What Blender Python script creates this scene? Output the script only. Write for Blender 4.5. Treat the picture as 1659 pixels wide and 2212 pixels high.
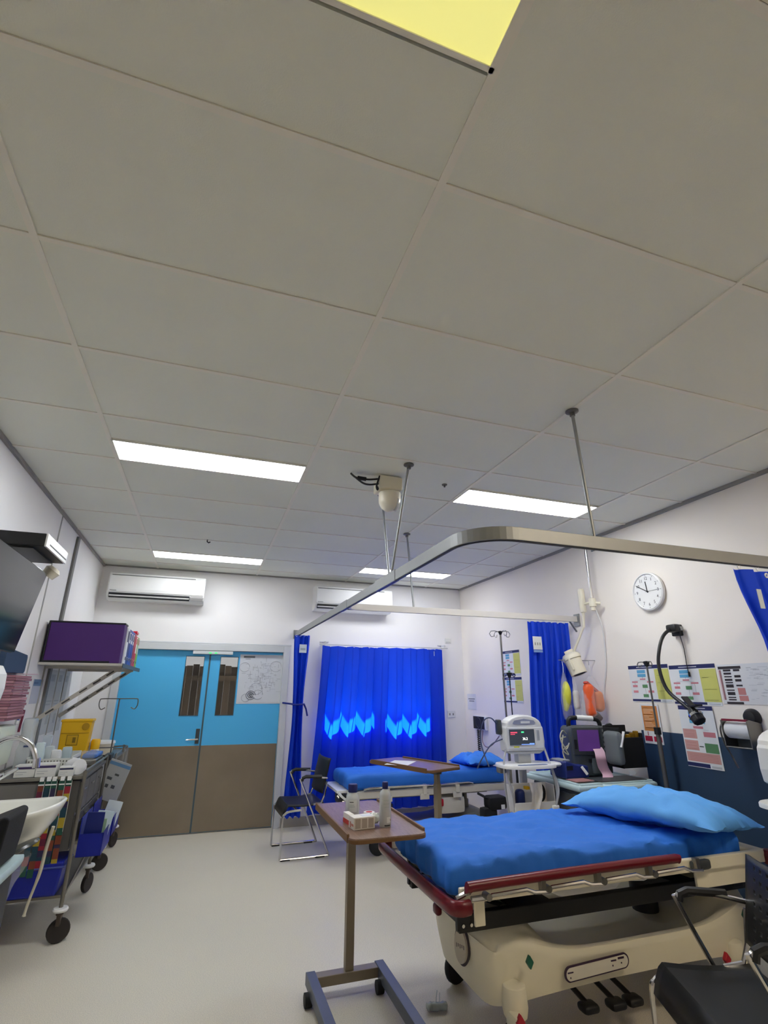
import bpy, math, random
from mathutils import Vector, Matrix, noise
random.seed(7)
for o in list(bpy.data.objects): bpy.data.objects.remove(o)
SC = bpy.context.scene
COL = SC.collection
PI = math.pi

# ------------------------------------------------------------------ camera
PITCH, ROLL, YAW, FPX = 0.341741, 0.0031225, 0.3275976, 1079.85
fw = Vector((math.sin(YAW)*math.cos(PITCH), math.cos(YAW)*math.cos(PITCH), math.sin(PITCH)))
rt = Vector((math.cos(YAW), -math.sin(YAW), 0)); up = rt.cross(fw)
r2 = rt*math.cos(ROLL)+up*math.sin(ROLL); u2 = -rt*math.sin(ROLL)+up*math.cos(ROLL)
cd = bpy.data.cameras.new('camera'); cam = bpy.data.objects.new('camera', cd); COL.objects.link(cam)
cam.matrix_world = Matrix(((r2.x, u2.x, -fw.x, 0), (r2.y, u2.y, -fw.y, 0), (r2.z, u2.z, -fw.z, 1.5), (0, 0, 0, 1)))
cd.sensor_fit = 'HORIZONTAL'; cd.sensor_width = 36; cd.lens = 36*FPX/1659; cd.clip_start = .05
SC.camera = cam
# ------------------------------------------------------------------ sky, sun, exposure
wd = bpy.data.worlds.new('sky'); SC.world = wd; wd.use_nodes = True
bg = wd.node_tree.nodes['Background']; bg.inputs[0].default_value = (.74, .86, 1, 1); bg.inputs[1].default_value = 1.15
sd = bpy.data.lights.new('sun', 'SUN'); sd.energy = 85; sd.angle = .009; sd.color = (1, .96, .88)
sun = bpy.data.objects.new('sun', sd); COL.objects.link(sun)
sun.rotation_euler = Vector((-.10, -.5, -.86)).to_track_quat('-Z', 'Y').to_euler()
SC.view_settings.view_transform = 'Standard'; SC.view_settings.look = 'None'
SC.view_settings.gamma = 1; SC.view_settings.use_curve_mapping = False
SC.view_settings.exposure = 1.38
SC.cycles.max_bounces = 14; SC.cycles.diffuse_bounces = 8
PANEL = 9          # ceiling panel emission

# ------------------------------------------------------------------ helpers
def lin(c):
    return tuple(((v/255)/12.92 if v/255 <= .04045 else ((v/255+.055)/1.055)**2.4) for v in c[:3])
MATS = {}
def mat(name, rgb, rough=.5, metal=0., var=.05, scale=7., bump=0., bscale=80., emis=0., alpha=1., trans=0., coat=0.):
    if name in MATS: return MATS[name]
    m = bpy.data.materials.new(name); m.use_nodes = True; MATS[name] = m
    nt = m.node_tree; N = nt.nodes; L = nt.links; b = N['Principled BSDF']
    c = lin(rgb)
    b.inputs['Roughness'].default_value = rough; b.inputs['Metallic'].default_value = metal
    b.inputs['Coat Weight'].default_value = coat
    tc = N.new('ShaderNodeTexCoord')
    ns = N.new('ShaderNodeTexNoise'); ns.inputs['Scale'].default_value = scale; ns.inputs['Detail'].default_value = 4
    L.new(tc.outputs['Object'], ns.inputs['Vector'])
    mx = N.new('ShaderNodeMix'); mx.data_type = 'RGBA'
    mx.inputs[6].default_value = (*[x*(1-var) for x in c], 1); mx.inputs[7].default_value = (*[min(1, x*(1+var)) for x in c], 1)
    L.new(ns.outputs['Fac'], mx.inputs[0]); L.new(mx.outputs[2], b.inputs['Base Color'])
    if emis: 
        L.new(mx.outputs[2], b.inputs['Emission Color']); b.inputs['Emission Strength'].default_value = emis
    if bump:
        n2 = N.new('ShaderNodeTexNoise'); n2.inputs['Scale'].default_value = bscale; n2.inputs['Detail'].default_value = 3
        L.new(tc.outputs['Object'], n2.inputs['Vector'])
        bp = N.new('ShaderNodeBump'); bp.inputs['Strength'].default_value = bump; bp.inputs['Distance'].default_value = .01
        L.new(n2.outputs['Fac'], bp.inputs['Height']); L.new(bp.outputs['Normal'], b.inputs['Normal'])
    if alpha < 1 or trans > 0:
        out = N['Material Output']
        if trans > 0:
            tr = N.new('ShaderNodeBsdfTranslucent'); k = trans; L.new(mx.outputs[2], tr.inputs['Color'])
        else:
            tr = N.new('ShaderNodeBsdfTransparent'); k = 1-alpha
        ms = N.new('ShaderNodeMixShader'); ms.inputs[0].default_value = k
        L.new(b.outputs[0], ms.inputs[1]); L.new(tr.outputs[0], ms.inputs[2]); L.new(ms.outputs[0], out.inputs['Surface'])
    return m
def ink(rgb):
    return mat('ink_%d_%d_%d' % tuple(rgb), rgb, .6, var=.04)

class MB:
    def __init__(s): s.v = []; s.f = []; s.m = []; s.sm = []
    def add(s, vs, fs, mi=0, smooth=False):
        b = len(s.v); s.v += [Vector(v) for v in vs]
        for f in fs: s.f.append([i+b for i in f]); s.m.append(mi); s.sm.append(smooth)
        return s
    def xf(s, M, start=0):
        for i in range(start, len(s.v)): s.v[i] = M @ s.v[i]
        return s
    def bb(s, x0, x1, y0, y1, z0, z1, mi=0):
        vs = [(x, y, z) for x in (x0, x1) for y in (y0, y1) for z in (z0, z1)]
        return s.add(vs, [(0, 1, 3, 2), (4, 6, 7, 5), (0, 4, 5, 1), (2, 3, 7, 6), (0, 2, 6, 4), (1, 5, 7, 3)], mi)
    def bar(s, p0, p1, w, h, mi=0, upv=(0, 0, 1)):
        p0 = Vector(p0); p1 = Vector(p1); d = (p1-p0).normalized(); u = Vector(upv)
        if abs(d.dot(u)) > .99: u = Vector((0, 1, 0))
        sd = d.cross(u).normalized()*w/2; uu = sd.cross(d).normalized()*h/2
        vs = [p0-sd-uu, p0+sd-uu, p0+sd+uu, p0-sd+uu, p1-sd-uu, p1+sd-uu, p1+sd+uu, p1-sd+uu]
        return s.add(vs, [(3, 2, 1, 0), (4, 5, 6, 7), (0, 1, 5, 4), (1, 2, 6, 5), (2, 3, 7, 6), (3, 0, 4, 7)], mi)
    def tube(s, pts, r, n=8, mi=0, closed=False, cap=True):
        P = [Vector(p) for p in pts]; m = len(P); base = len(s.v); fr = None
        rr = r if isinstance(r, (list, tuple)) else [r]*m
        vs = []
        for i in range(m):
            if closed: t = P[(i+1) % m]-P[i-1]
            else: t = P[min(i+1, m-1)]-P[max(i-1, 0)]
            t.normalize()
            if fr is None:
                a = Vector((0, 0, 1)) if abs(t.z) < .9 else Vector((1, 0, 0)); fr = t.cross(a).normalized()
            else:
                fr = (fr-t*fr.dot(t)).normalized()
            b = t.cross(fr)
            for k in range(n):
                a = 2*PI*k/n; vs.append(P[i]+(fr*math.cos(a)+b*math.sin(a))*rr[i])
        fs = []
        for i in range(m if closed else m-1):
            j = (i+1) % m
            for k in range(n):
                l = (k+1) % n; fs.append((i*n+k, i*n+l, j*n+l, j*n+k))
        s.add(vs, fs, mi, True)
        if cap and not closed:
            s.f.append([base+k for k in range(n)][::-1]); s.m.append(mi); s.sm.append(False)
            s.f.append([base+(m-1)*n+k for k in range(n)]); s.m.append(mi); s.sm.append(False)
        return s
    def cyl(s, p0, p1, r, r1=None, n=16, mi=0):
        return s.tube([p0, p1], [r, r if r1 is None else r1], n, mi)
    def lathe(s, prof, c=(0, 0, 0), n=20, mi=0, M=None, sx=1, sy=1):
        vs = []; m = len(prof); st = len(s.v)
        for r, z in prof:
            for k in range(n):
                a = 2*PI*k/n; vs.append((r*math.cos(a)*sx, r*math.sin(a)*sy, z))
        fs = [(i*n+k, i*n+(k+1) % n, (i+1)*n+(k+1) % n, (i+1)*n+k) for i in range(m-1) for k in range(n)]
        s.add(vs, fs, mi, True)
        T = Matrix.Translation(Vector(c)) @ (M if M else Matrix())
        s.xf(T, st)
        if prof[0][0] > 1e-6: s.f.append([st+k for k in range(n)][::-1]); s.m.append(mi); s.sm.append(False)
        if prof[-1][0] > 1e-6: s.f.append([st+(m-1)*n+k for k in range(n)]); s.m.append(mi); s.sm.append(False)
        return s
    def prism(s, poly, a0, a1, axis=2, mi=0):
        def pt(u, v, a): return ((a, u, v), (u, a, v), (u, v, a))[axis]
        n = len(poly)
        vs = [pt(u, v, a0) for u, v in poly]+[pt(u, v, a1) for u, v in poly]
        fs = [tuple(range(n))[::-1], tuple(range(n, 2*n))]+[(i, (i+1) % n, n+(i+1) % n, n+i) for i in range(n)]
        return s.add(vs, fs, mi)
    def grid(s, fn, nu, nv, mi=0, wrapu=False):
        vs = [fn(i/nu if not wrapu else i/nu, j/nv) for j in range(nv+1) for i in range(nu+(0 if wrapu else 1))]
        w = nu if wrapu else nu+1
        fs = []
        for j in range(nv):
            for i in range(nu):
                a = j*w+i; b = j*w+(i+1) % w; fs.append((a, b, b+w, a+w))
        return s.add(vs, fs, mi, True)
    def rbox(s, x0, x1, y0, y1, z0, z1, r, n=10, disp=None, mi=0):
        c = Vector(((x0+x1)/2, (y0+y1)/2, (z0+z1)/2)); h = Vector(((x1-x0)/2, (y1-y0)/2, (z1-z0)/2))
        r = min(r, h.x, h.y, h.z)
        nx, ny, nz = [max(4, int(n*q/max(h))) for q in h]
        def pos(p):
            q = Vector([max(-(h[i]-r), min(h[i]-r, p[i]*h[i])) for i in range(3)])
            full = Vector([p[i]*h[i] for i in range(3)]); d = full-q
            if d.length > 1e-9: d = d.normalized()*r
            w = c+q+d
            return disp(w, p) if disp else w
        def ease(k, n_, hh):
            t = 2*k/n_-1
            return t
        for ax in range(3):
            a, b = [(1, 2), (2, 0), (0, 1)][ax]; na, nb = (nx, ny, nz)[a], (nx, ny, nz)[b]
            for sg in (-1, 1):
                def fn(u, v, ax=ax, a=a, b=b, sg=sg):
                    p = [0, 0, 0]; p[ax] = sg
                    p[a] = (2*u-1)*sg; p[b] = 2*v-1
                    return pos(p)
                s.grid(fn, na, nb, mi)
        return s
    def text(s, body, size, M, mi=0, extr=.0005):
        cu = bpy.data.curves.new('t', 'FONT'); cu.body = body; cu.size = size; cu.extrude = extr
        cu.align_x = 'CENTER'; cu.align_y = 'CENTER'; cu.resolution_u = 3
        o = bpy.data.objects.new('t', cu); COL.objects.link(o)
        dg = bpy.context.evaluated_depsgraph_get(); me = bpy.data.meshes.new_from_object(o.evaluated_get(dg))
        st = len(s.v); s.add([v.co.copy() for v in me.vertices], [tuple(p.vertices) for p in me.polygons], mi); s.xf(M, st)
        bpy.data.objects.remove(o); bpy.data.curves.remove(cu); bpy.data.meshes.remove(me)
        return s
    def obj(s, name, mats, parent=None, bevel=0, seg=2, angle=40, off=None):
        me = bpy.data.meshes.new(name)
        off = Vector(off) if off else Vector((0, 0, 0))
        me.from_pydata([tuple(v-off) for v in s.v], [], s.f)
        if not isinstance(mats, (list, tuple)): mats = [mats]
        for m in mats: me.materials.append(m)
        for p, mi, sm in zip(me.polygons, s.m, s.sm): p.material_index = mi; p.use_smooth = sm
        me.update(); me.validate()
        import bmesh
        bm = bmesh.new(); bm.from_mesh(me); bmesh.ops.remove_doubles(bm, verts=bm.verts, dist=1e-5)
        bmesh.ops.recalc_face_normals(bm, faces=bm.faces); bm.to_mesh(me); bm.free()
        if any(s.sm): me.set_sharp_from_angle(angle=math.radians(angle))
        o = bpy.data.objects.new(name, me); COL.objects.link(o)
        if parent is not None: o.parent = parent
        if bevel:
            b = o.modifiers.new('bevel', 'BEVEL'); b.width = bevel; b.segments = seg; b.limit_method = 'ANGLE'; b.angle_limit = .6
        return o

class T:
    """a thing: an Empty at its base; parts are written in world coordinates unless local=True"""
    def __init__(s, name, label, cat, loc=(0, 0, 0), rz=0, group=None, local=False, kind=None):
        s.o = bpy.data.objects.new(name, None); COL.objects.link(s.o); s.o.empty_display_size = .05
        s.o.location = loc; s.o.rotation_euler = (0, 0, rz); s.off = None if local else loc
        if kind: s.o['kind'] = kind
        else: s.o['label'] = label; s.o['category'] = cat
        if group: s.o['group'] = group
    def p(s, name, mb, m, bevel=0, seg=2, parent=None, label=None, angle=40):
        o = mb.obj(name, m, parent or s.o, bevel, seg, angle, s.off)
        if label: o['label'] = label
        return o
def one(name, label, cat, mb, m, loc=None, bevel=0, group=None, kind=None, seg=2, angle=40):
    """a thing that is one mesh; origin at loc"""
    o = mb.obj(name, m, None, bevel, seg, angle, loc)
    if loc: o.location = loc
    if kind: o['kind'] = kind
    else: o['label'] = label; o['category'] = cat
    if group: o['group'] = group
    return o
def struct(name, mb, m, bevel=0, parent=None):
    o = mb.obj(name, m, parent, bevel)
    if parent is None: o['kind'] = 'structure'
    return o
def copy_tree(root, loc, rz, label, scale=None):
    def rec(o, par):
        c = o.copy(); COL.objects.link(c); c.parent = par
        for ch in o.children: rec(ch, c)
        return c
    r = rec(root, None); r.location = loc; r.rotation_euler = (0, 0, rz); r['label'] = label
    return r
def arc(c, r, a0, a1, n, pl='xy', z=0):
    out = []
    for i in range(n+1):
        a = math.radians(a0+(a1-a0)*i/n); u, v = c[0]+r*math.cos(a), c[1]+r*math.sin(a)
        out.append({'xy': (u, v, z), 'xz': (u, z, v), 'yz': (z, u, v)}[pl])
    return out
def spline(pts, n=6):
    P = [Vector(p) for p in pts]; out = []
    for i in range(len(P)-1):
        p0, p1, p2, p3 = P[max(i-1, 0)], P[i], P[i+1], P[min(i+2, len(P)-1)]
        for k in range(n):
            t = k/n
            out.append(.5*((2*p1)+(p2-p0)*t+(2*p0-5*p1+4*p2-p3)*t*t+(3*p1-p0-3*p2+p3)*t*t*t))
    out.append(P[-1]); return out
def RZ(a): return Matrix.Rotation(a, 4, 'Z')
def TR(x, y, z): return Matrix.Translation((x, y, z))
def fbm(x, y, z=0, o=3):
    return noise.fractal(Vector((x, y, z)), 1.0, 2.0, o)

# ------------------------------------------------------------------ materials
wall_m = mat('wall_paint', (239, 237, 236), .6, var=.03, scale=2.5, bump=.04, bscale=160)
ceil_m = mat('ceiling_tile_board', (229, 231, 220), .9, var=.03, scale=2.0, bump=.08, bscale=220)
tee_m = mat('ceiling_grid_metal', (234, 231, 220), .6, var=.04)
plen_m = mat('plenum_dark', (60, 60, 58), .9)
white_pl = mat('white_plastic', (228, 228, 226), .35, var=.02)
cream_pl = mat('cream_plastic', (226, 219, 198), .4, var=.03)
grey_pl = mat('grey_plastic', (120, 122, 122), .45)
dgrey_pl = mat('dark_grey_plastic', (62, 66, 68), .45)
black_pl = mat('black_plastic', (18, 19, 21), .45, var=.1)
black_fab = mat('black_fabric', (16, 17, 19), .85, var=.15, bump=.2, bscale=300)
chrome = mat('chrome', (205, 205, 205), .16, 1., var=.03)
steel = mat('stainless_steel', (150, 147, 140), .38, 1., var=.08, scale=3)
grey_steel = mat('painted_grey_steel', (112, 110, 106), .42, .6, var=.06)
alu = mat('aluminium', (158, 160, 160), .5, .8, var=.04)
paper_m = mat('paper', (226, 227, 228), .7, var=.02)
blue_sheet = mat('blue_sheet', (30, 108, 208), .75, var=.10, scale=5, bump=.12, bscale=260)
pillow_m = mat('light_blue_pillowcase', (92, 166, 238), .75, var=.06, scale=5, bump=.1, bscale=240)
curtain_m = mat('blue_curtain_cloth', (4, 64, 208), .7, var=.08, scale=3, trans=.22)
wcurtain_m = mat('blue_window_curtain_cloth', (4, 60, 205), .7, var=.05, scale=3, trans=.38)
navy = mat('navy_panel', (40, 64, 92), .55, var=.06, scale=3)
red_m = mat('dark_red_bumper', (102, 8, 24), .32, var=.05)
bed_cream = mat('bed_cream_plastic', (232, 225, 202), .45, var=.05, scale=4)
rubber = mat('black_rubber', (24, 24, 25), .7, var=.1)
purple_m = mat('purple_board', (70, 28, 108), .6, var=.05)
blue_bin = mat('blue_bin_plastic', (14, 30, 142), .4, var=.05)
yellow_m = mat('yellow_plastic', (226, 178, 16), .45, var=.05)
film = mat('clear_film', (225, 230, 232), .10, alpha=.2)
clear_pl = mat('clear_plastic', (214, 222, 224), .1, alpha=.6)
green_led = mat('green_led', (20, 220, 100), .4, emis=.6)
mint_pl = mat('pale_mint_plastic', (176, 198, 200), .45, var=.04)

# floor with fine vinyl speckle
def floor_material():
    m = mat('vinyl_floor', (213, 206, 190), .42, var=.03, scale=1.6)
    nt = m.node_tree; N = nt.nodes; L = nt.links; b = N['Principled BSDF']
    tc = N['Texture Coordinate'] if 'Texture Coordinate' in N else N.new('ShaderNodeTexCoord')
    src = b.inputs['Base Color'].links[0].from_socket
    ns = N.new('ShaderNodeTexNoise'); ns.inputs['Scale'].default_value = 240; ns.inputs['Detail'].default_value = 2
    L.new(tc.outputs['Object'], ns.inputs['Vector'])
    rp = N.new('ShaderNodeValToRGB'); rp.color_ramp.elements[0].position = .38; rp.color_ramp.elements[1].position = .62
    rp.color_ramp.elements[0].color = (.80, .80, .80, 1); rp.color_ramp.elements[1].color = (1.06, 1.05, 1.02, 1)
    L.new(ns.outputs['Fac'], rp.inputs[0])
    mu = N.new('ShaderNodeMix'); mu.data_type = 'RGBA'; mu.blend_type = 'MULTIPLY'; mu.inputs[0].default_value = 1
    L.new(src, mu.inputs[6]); L.new(rp.outputs[0], mu.inputs[7]); L.new(mu.outputs[2], b.inputs['Base Color'])
    return m
floor_m = floor_material()
def wood_material():
    m = mat('walnut_laminate', (112, 82, 62), .38, var=.1)
    nt = m.node_tree; N = nt.nodes; L = nt.links; b = N['Principled BSDF']
    tc = N.new('ShaderNodeTexCoord'); mp = N.new('ShaderNodeMapping'); mp.inputs['Scale'].default_value = (60, 5, 60)
    ns = N.new('ShaderNodeTexNoise'); ns.inputs['Scale'].default_value = 2; ns.inputs['Detail'].default_value = 6; ns.inputs['Distortion'].default_value = 1.5
    L.new(tc.outputs['Object'], mp.inputs[0]); L.new(mp.outputs[0], ns.inputs['Vector'])
    rp = N.new('ShaderNodeValToRGB'); rp.color_ramp.elements[0].color = (*lin((98, 74, 62)), 1); rp.color_ramp.elements[1].color = (*lin((136, 108, 92)), 1)
    rp.color_ramp.elements[0].position = .3; rp.color_ramp.elements[1].position = .7
    L.new(ns.outputs['Fac'], rp.inputs[0]); L.new(rp.outputs[0], b.inputs['Base Color'])
    return m
wood = wood_material()
def glass_material(name, tint, k):
    m = bpy.data.materials.new(name); m.use_nodes = True; nt = m.node_tree; N = nt.nodes; L = nt.links
    out = N['Material Output']; N.remove(N['Principled BSDF'])
    t = N.new('ShaderNodeBsdfTransparent'); t.inputs[0].default_value = (*tint, 1)
    g = N.new('ShaderNodeBsdfGlossy'); g.inputs['Roughness'].default_value = .03
    lw = N.new('ShaderNodeLayerWeight'); lw.inputs['Blend'].default_value = .5
    pw = N.new('ShaderNodeMath'); pw.operation = 'POWER'; pw.inputs[1].default_value = 4
    ad = N.new('ShaderNodeMath'); ad.operation = 'MULTIPLY_ADD'; ad.inputs[1].default_value = .8; ad.inputs[2].default_value = k
    ms = N.new('ShaderNodeMixShader'); L.new(lw.outputs['Facing'], pw.inputs[0]); L.new(pw.outputs[0], ad.inputs[0]); L.new(ad.outputs[0], ms.inputs[0])
    L.new(t.outputs[0], ms.inputs[1]); L.new(g.outputs[0], ms.inputs[2]); L.new(ms.outputs[0], out.inputs[0])
    return m
win_glass = glass_material('window_glass', (.92, .95, .95), .03)
door_glass = glass_material('tinted_door_glass', (.45, .42, .39), .05)

# ================================================================== THE ROOM
X0, X1, Y0, Y1, H = -1.30, 3.46, -2.6, 6.67, 2.914
WT = .10
struct('floor', MB().bb(X0-.1, X1+.1, Y0-.1, Y1+WT, -.1, 0), floor_m)
struct('wall_left', MB().bb(X0-.1, X0, Y0-.1, Y1+WT, 0, H+.2), wall_m)
struct('wall_right', MB().bb(X1, X1+.1, Y0-.1, Y1+WT, 0, H+.2), mat('wall_paint_cream', (241, 234, 225), .6, var=.03, scale=2.5, bump=.04, bscale=160))
struct('wall_front', MB().bb(X0, X1, Y0-.1, Y0, 0, H+.2), wall_m)
DX0, DX1, DZ = -.935, .94, 1.965
WX0, WX1, WZ0, WZ1 = 1.46, 2.96, 1.14, 1.95
wb = MB()
wb.bb(X0, DX0, Y1, Y1+WT, 0, H+.2).bb(DX0, DX1, Y1, Y1+WT, DZ, H+.2).bb(DX1, WX0, Y1, Y1+WT, 0, H+.2)
wb.bb(WX0, WX1, Y1, Y1+WT, 0, WZ0).bb(WX0, WX1, Y1, Y1+WT, WZ1, H+.2).bb(WX1, X1, Y1, Y1+WT, 0, H+.2)
struct('wall_back', wb, wall_m)
# suspended ceiling: slab, board panels and grid tees
ceiling = struct('ceiling', MB().bb(X0, X1, Y0, Y1, H+.03, H+.2), plen_m)
GX = [X0, -.697, .503, 1.703, 2.903, X1]
GY0 = .9645
lights = [(1, 3.5), (3, 3.5), (1, 8.0), (3, 8.0), (1, -1.0), (3, -1.0)]
rows = [Y0]+[GY0+.6*j for j in range(-5, 10)]+[Y1]
shared = {}
for ci in range(5):
    for ri in range(len(rows)-1):
        segs = [(rows[ri], rows[ri+1])]
        for lc, lj in lights:
            if lc == ci:
                a = GY0+.6*lj; b = a+.3; ns = []
                for (p, q) in segs:
                    if b <= p+.01 or a >= q-.01: ns.append((p, q)); continue
                    if a > p+.02: ns.append((p, a))
                    if b < q-.02: ns.append((b, q))
                segs = ns
        for (p, q) in segs:
            x0, x1 = GX[ci], GX[ci+1]; key = (round(x1-x0, 3), round(q-p, 3))
            if key not in shared:
                w, d = x1-x0, q-p
                shared[key] = MB().bb(-w/2+.006, w/2-.006, -d/2+.0085, d/2-.0108, 0, .016).obj('ceiling_tile', ceil_m, ceiling)
                o = shared[key]
            else:
                o = bpy.data.objects.new('ceiling_tile', shared[key].data); COL.objects.link(o); o.parent = ceiling
            o.location = ((x0+x1)/2, (p+q)/2, H+.003+random.uniform(0, .0015))
tee_long = MB().bb(-.012, .012, Y0, Y1, 0, .006)
tl = None
for x in GX[1:-1]:
    if tl is None: tl = tee_long.obj('ceiling_main_tee', tee_m, ceiling); o = tl
    else: o = tl.copy(); COL.objects.link(o); o.parent = ceiling
    o.location = (x, 0, H-.003)
tc_ = None
for y in rows[1:-1]:
    if tc_ is None: tc_ = MB().bb(X0, X1, -.010, .010, 0, .006).obj('ceiling_cross_tee', tee_m, ceiling); o = tc_
    else: o = tc_.copy(); COL.objects.link(o); o.parent = ceiling
    o.location = (0, y, H-.0015)
tr = MB().bb(X0, X0+.02, Y0, Y1, H-.022, H+.03).bb(X1-.02, X1, Y0, Y1, H-.022, H+.03).bb(X0, X1, Y1-.02, Y1, H-.012, H+.03)
struct('trim_1', tr, mat('ceiling_edge_trim', (150, 148, 144), .6))
struct('trim_2', MB().bb(X0, X0+.022, 5.27, 5.335, .1, 2.87), mat('grey_conduit', (118, 118, 116), .5), .004)
struct('trim_3', MB().bb(X0, X0+.006, 4.70, 4.715, .1, 2.90).bb(X0, X0+.012, 5.14, 5.15, .3, 2.0), mat('wall_joint_cover', (170, 170, 166), .6))
# navy protective panel on the right wall
struct('trim_4', MB().bb(X1-.006, X1, Y0, 3.56, .1, 1.195), navy, .002)
sk = MB().bb(X0, X0+.012, Y0, Y1, 0, .1).bb(X1-.012, X1, Y0, Y1, 0, .1).bb(DX1+.07, X1, Y1-.012, Y1, 0, .1).bb(X0, DX0-.07, Y1-.012, Y1, 0, .1)
struct('baseboard_back', sk, mat('vinyl_skirting', (172, 166, 152), .5), .004)

# ---- window with glass, bars and sill (behind the blue curtain)
win = T('window_1', '', '', (2.22, Y1+.05, WZ0), kind='structure')
fm = mat('window_frame_white', (220, 222, 222), .4)
yb = Y1+.07
f = MB().bb(WX0, WX1, yb-.02, yb+.02, WZ0, WZ0+.04).bb(WX0, WX1, yb-.02, yb+.02, WZ1-.04, WZ1).bb(WX0, WX0+.04, yb-.02, yb+.02, WZ0, WZ1).bb(WX1-.04, WX1, yb-.02, yb+.02, WZ0, WZ1).bb(2.15, 2.29, yb-.02, yb+.02, WZ0, WZ1)
win.p('window_frame', f, fm, .003)
win.p('glass_pane', MB().bb(WX0+.03, 2.16, yb-.003, yb+.003, WZ0+.03, WZ1-.03), win_glass)
win.p('glass_pane', MB().bb(2.28, WX1-.03, yb-.003, yb+.003, WZ0+.03, WZ1-.03), win_glass)
win.p('window_sill', MB().bb(WX0-.03, WX1+.03, Y1-.02, Y1+.05, WZ0-.025, WZ0), fm, .003)
for k in range(9):
    x = WX0+.1+k*.15
    win.p('security_bar', MB().bar((x-.05, Y1+.12, WZ0-.03), (x+.10, Y1+.12, WZ1+.03), .008, .008), fm)
# outside: ground, unseen sun-blocking verandah roof and timber fence
struct('ground_outside', MB().bb(-6, 9, Y1+WT, 13, -.16, -.06), mat('concrete_path', (96, 94, 88), .9, var=.1))
struct('sun_block_roof', MB().bb(-6, 9, Y1+WT, 7.76, 3.20, 3.28).bb(-6, 1.25, 7.76, 8.55, 3.20, 3.28), mat('sun_block_roof_pale', (200, 198, 192), .8))  # unseen roof: edge trims the sun band, deeper part keeps sun off the doors
fen = T('paling_fence', 'weathered brown paling fence seen through the door glass', 'fence', (0, 8.6, -.06))
fen_m = mat('weathered_timber', (58, 52, 46), .85, var=.3, scale=3)
pal = pal2 = None
for k in range(60):
    x = -2.7+k*.095
    if pal is None: pal = fen.p('paling', MB().bb(-.0465, .0465, 8.6, 8.62, -.06, 1.85), fen_m); o = pal
    else: o = (pal2 if k % 2 and pal2 else pal).copy(); COL.objects.link(o); o.parent = fen.o
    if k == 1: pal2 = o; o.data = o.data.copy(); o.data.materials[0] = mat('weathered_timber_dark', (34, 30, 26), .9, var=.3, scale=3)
    o.location = (x, random.uniform(-.004, .004)+(.012 if k % 2 else 0), random.uniform(-.02, .02))
fen.p('rail', MB().bb(-2.8, 3.1, 8.62, 8.67, .4, .48), fen_m); fen.p('rail', MB().bb(-2.8, 3.1, 8.57, 8.595, 1.62, 1.70), fen_m)

# ---- double doors
frame_m = mat('door_frame_paint', (205, 208, 210), .45)
fr = MB().bb(DX0-.055, DX0+.02, Y1-.018, Y1+WT-.002, 0, DZ+.055).bb(DX1-.02, DX1+.055, Y1-.018, Y1+WT-.002, 0, DZ+.055).bb(DX0+.021, DX1-.021, Y1-.017, Y1+WT-.003, DZ-.02, DZ+.054)
fr.bb(DX0-.075, DX1+.075, Y1-.006, Y1, DZ+.057, DZ+.075)
struct('trim_5', fr, frame_m, .004)
struct('trim_6', MB().bb(DX0, DX1, Y1+.035, Y1+WT, -.005, .009), mat('door_light_seal', (120, 116, 108), .5))  # strip added under the doors to stop light leaking in
door_blue = mat('sky_blue_door_paint', (80, 184, 238), .4, var=.03, scale=2)
kick_m = mat('brushed_kick_plate', (150, 138, 122), .36, .7, var=.22, scale=2.2, bump=.05, bscale=30)
yf, yk = Y1+.045, Y1+.085
def leaf(n, x0, x1, wx0, wx1, wz0=1.21, wz1=1.875):
    d = T('door_%d' % n, '', '', ((x0+x1)/2, yf, 0), kind='structure')
    z0, z1 = .008, DZ-.022
    m = MB().bb(x0, wx0, yf, yk, z0, z1).bb(wx1, x1, yf, yk, z0, z1).bb(wx0, wx1, yf, yk, z0, wz0).bb(wx0, wx1, yf, yk, wz1, z1)
    d.p('door_panel', m, door_blue)
    d.p('top_seal', MB().bb(x0, x1, yk-.01, yk+.006, z1, z1+.03), dgrey_pl)
    d.p('kick_plate', MB().bb(x0+.004, x1-.004, yf-.004, yf, .012, .885), kick_m, .001)
    d.p('glass_pane', MB().bb(wx0, wx1, yf+.012, yf+.018, wz0, wz1), door_glass)
    g = MB()
    for a in ((wx0-.006, wx0, wz0, wz1), (wx1, wx1+.006, wz0, wz1)): g.bb(a[0], a[1], yf-.003, yf+.02, a[2], a[3])
    g.bb(wx0-.006, wx1+.006, yf-.003, yf+.02, wz0-.006, wz0).bb(wx0-.006, wx1+.006, yf-.003, yf+.02, wz1, wz1+.006)
    d.p('glazing_bead', g, mat('bead_grey_blue', (58, 96, 120), .5))
    return d
d1 = leaf(1, DX0+.022, .036, -.232, -.028)
d2 = leaf(2, .042, DX1-.022, .168, .372)
d1.p('handle_plate', MB().bb(-.025, .018, yf-.008, yf, .905, 1.065), dgrey_pl, .003)
lv = d1.p('lever_handle', MB().tube([(0, yf-.005, .955), (0, yf-.05, .955), (-.02, yf-.055, .955), (-.125, yf-.055, .953)], .009, 8), chrome)
d2.p('astragal', MB().bb(.030, .048, yf-.006, yf, .01, DZ-.03), mat('astragal_dark', (70, 90, 100), .5))
dh = T('door_operator', 'slim pale housing with two green lights over the double doors', 'door closer', (.07, yf, 1.92))
dh.p('housing', MB().bb(-.165, .30, Y1-.012, yf-.001, 1.902, DZ-.024), mat('closer_grey', (206, 210, 212), .5), .004)
dh.p('indicator_light', MB().bb(.02, .05, Y1-.016, Y1-.011, 1.912, 1.922), green_led)
dh.p('indicator_light', MB().bb(.085, .115, Y1-.016, Y1-.011, 1.912, 1.922), green_led)

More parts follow.
